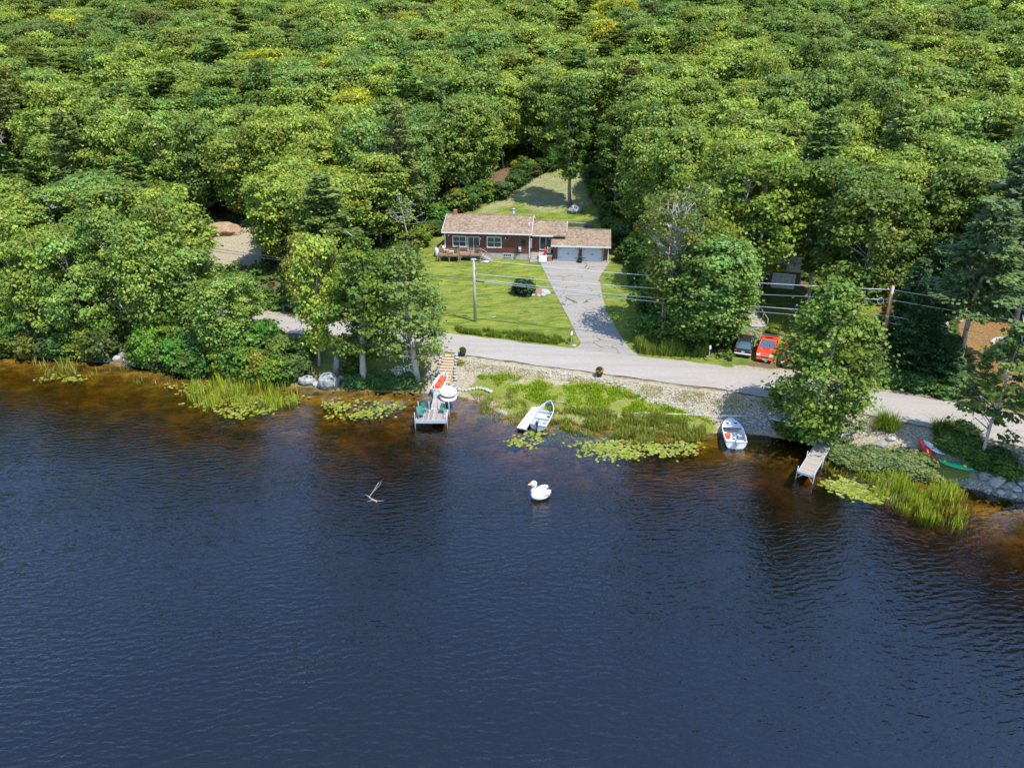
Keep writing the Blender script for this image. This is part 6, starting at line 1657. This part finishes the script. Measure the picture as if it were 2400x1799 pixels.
# loose gravel on the bank below the road
gp_ = np.concatenate([samplepoly([(1075,842),(1264,868),(1440,890),(1719,928),(1840,945),(1840,990),(1700,985),(1560,958),(1440,905),(1264,885),(1080,868)], 2200), samplepoly([(1960,975),(2139,1002),(2195,1018),(2400,1062),(2400,1120),(2300,1060),(2180,1030),(2060,1020),(1970,1030)], 1500), samplepoly([(1660,935),(1850,950),(1840,1005),(1740,1010)], 900), samplepoly([(2200,1125),(2290,1120),(2400,1150),(2400,1180),(2280,1148)], 500)])
ns_ = len(gp_); rr_ = rg2.uniform(.04, .13, ns_); V = []; F = []
for i in range(ns_):
    x, y, z = gp_[i]; r = rr_[i]; b = len(V); a0 = rg2.uniform(0, 6.28)
    V += [(x+r*rg2.uniform(.7, 1.2)*math.cos(a0+t), y+r*rg2.uniform(.7, 1.2)*math.sin(a0+t), z+.01) for t in (0, 1.26, 2.51, 3.77, 5.03)] + [(x+rg2.normal(0, .2)*r, y+rg2.normal(0, .2)*r, z+r*rg2.uniform(.5, 1))]
    F += [(b+k, b+(k+1) % 5, b+5) for k in range(5)]
me = bpy.data.meshes.new('loose_gravel'); me.from_pydata(V, [], F); me.update()
ca = me.color_attributes.new('tint', 'FLOAT_COLOR', 'POINT'); g_ = rg2.uniform(.14, .42, ns_); ca.data.foreach_set('color', np.repeat(np.stack([g_, g_*.9, g_*.74, np.ones(ns_)], 1), 6, 0).astype(np.float32).ravel())
gm_, gnt_, gb_ = newmat('loose_stones'); ga_ = N(gnt_, 'ShaderNodeAttribute', attribute_name='tint'); gnt_.links.new(ga_.outputs['Color'], gb_.inputs['Base Color']); gb_.inputs['Roughness'].default_value = .9
me.materials.append(gm_); tag(mkobj('loose_gravel', me), 'loose gravel and small stones on the bank below the road', 'gravel', kind='stuff')
# white flowers by the shore trunk
mb = MB()
for p in samplepoly([(912,875),(960,868),(975,888),(930,892)], 130): mb.ell((p[0], p[1], p[2]+.45+.3*prng.random()), (.06, .06, .05), 5, 3)
stuff(mb.build('white_flowers', M['white']), 'white flowers among the plants beside the right shore trunk', 'flowers')
mb = MB(); p = G(983, 843)
for i in range(24): mb.ell((p.x+prng.uniform(-.3, .3), p.y+prng.uniform(-.2, .2), p.z+.2+prng.uniform(0, .3)), (.08, .08, .06), 5, 3)
tag(mb.build('yellow_flowers', M['yellow']), 'small clump of yellow flowers at the top of the dock steps', 'flowers')
p = G(1079, 852); shrub(0, 0, .22, .16, 'tiny yellow green bush just below the road right of the dock steps', (.25, .27, .02), world=(p.x, p.y))
def pads(name, poly, n, label, clump=.35, size=(.09, .19)):
    clump *= 1.5
    P_ = samplepoly(poly, n, .012); c = P_[rg2.choice(n, max(2, n//14))]; j = rg2.integers(0, len(c), n)
    P_[:, :2] = c[j, :2] + rg2.normal(0, clump, (n, 2))*np.array([1.4, .8]); V = []; F = []; cl = []
    for i, p in enumerate(P_):
        if Hs(p[0], p[1]) > -.02: continue
        r = rg2.uniform(*size); a0 = rg2.uniform(0, 6.28); b = len(V); tl = rg2.normal(0, .12, 2); zz = .012 + .004*(i % 9)
        q = [(p[0], p[1], zz)] + [(p[0]+r*math.cos(a0+t), p[1]+r*math.sin(a0+t), zz + abs(r*(tl[0]*math.cos(t)+tl[1]*math.sin(t)))) for t in np.linspace(.25, 6.03, 9)]
        V += q; F += [(b, b+k, b+k+1) for k in range(1, 9)]; cc_ = np.array([(.38,.42,.05),(.30,.36,.05),(.24,.30,.05),(.44,.44,.16)][rg2.integers(0, 4)])*rg2.uniform(.8, 1.2); cl += [(*cc_, 1)]*10
    me = bpy.data.meshes.new(name); me.from_pydata(V, [], F); me.update(); ca = me.color_attributes.new('tint', 'FLOAT_COLOR', 'POINT'); ca.data.foreach_set('color', np.array(cl, np.float32).ravel()); me.materials.append(M['reed'])
    stuff(mkobj(name, me, None, (1, 1, 1)), label, 'lily pads')
pads('lily_pads', [(400,905),(450,900),(620,930),(700,925),(690,960),(560,985),(520,965),(420,930)], 420, 'yellow green lily pads among the reeds left of the boulders')
pads('lily_pads', [(740,945),(800,940),(940,945),(905,975),(800,985)], 330, 'pale lily pads floating in front of the big boulder', .3)
pads('lily_pads', [(1370,1045),(1440,1035),(1500,1045),(1495,1075),(1400,1065)], 400, 'bright lily pads in front of the marsh grass', .45)
pads('lily_pads', [(1500,1035),(1580,1040),(1640,1040),(1585,1075),(1530,1060)], 260, 'lily pads between the marsh grass and the white boat', .3)
pads('lily_pads', [(1185,1010),(1230,1005),(1300,1020),(1260,1050),(1190,1040)], 110, 'scattered lily pads in front of the boarded dock', .25)
pads('lily_pads', [(1930,1120),(1990,1125),(2060,1165),(2050,1185),(1960,1150)], 420, 'bright lily pads right of the end of the plank dock', .3)
pads('lily_pads', [(10,850),(60,842),(220,905),(190,912),(90,900)], 70, 'few lily pads at the far left of the lake', .3)
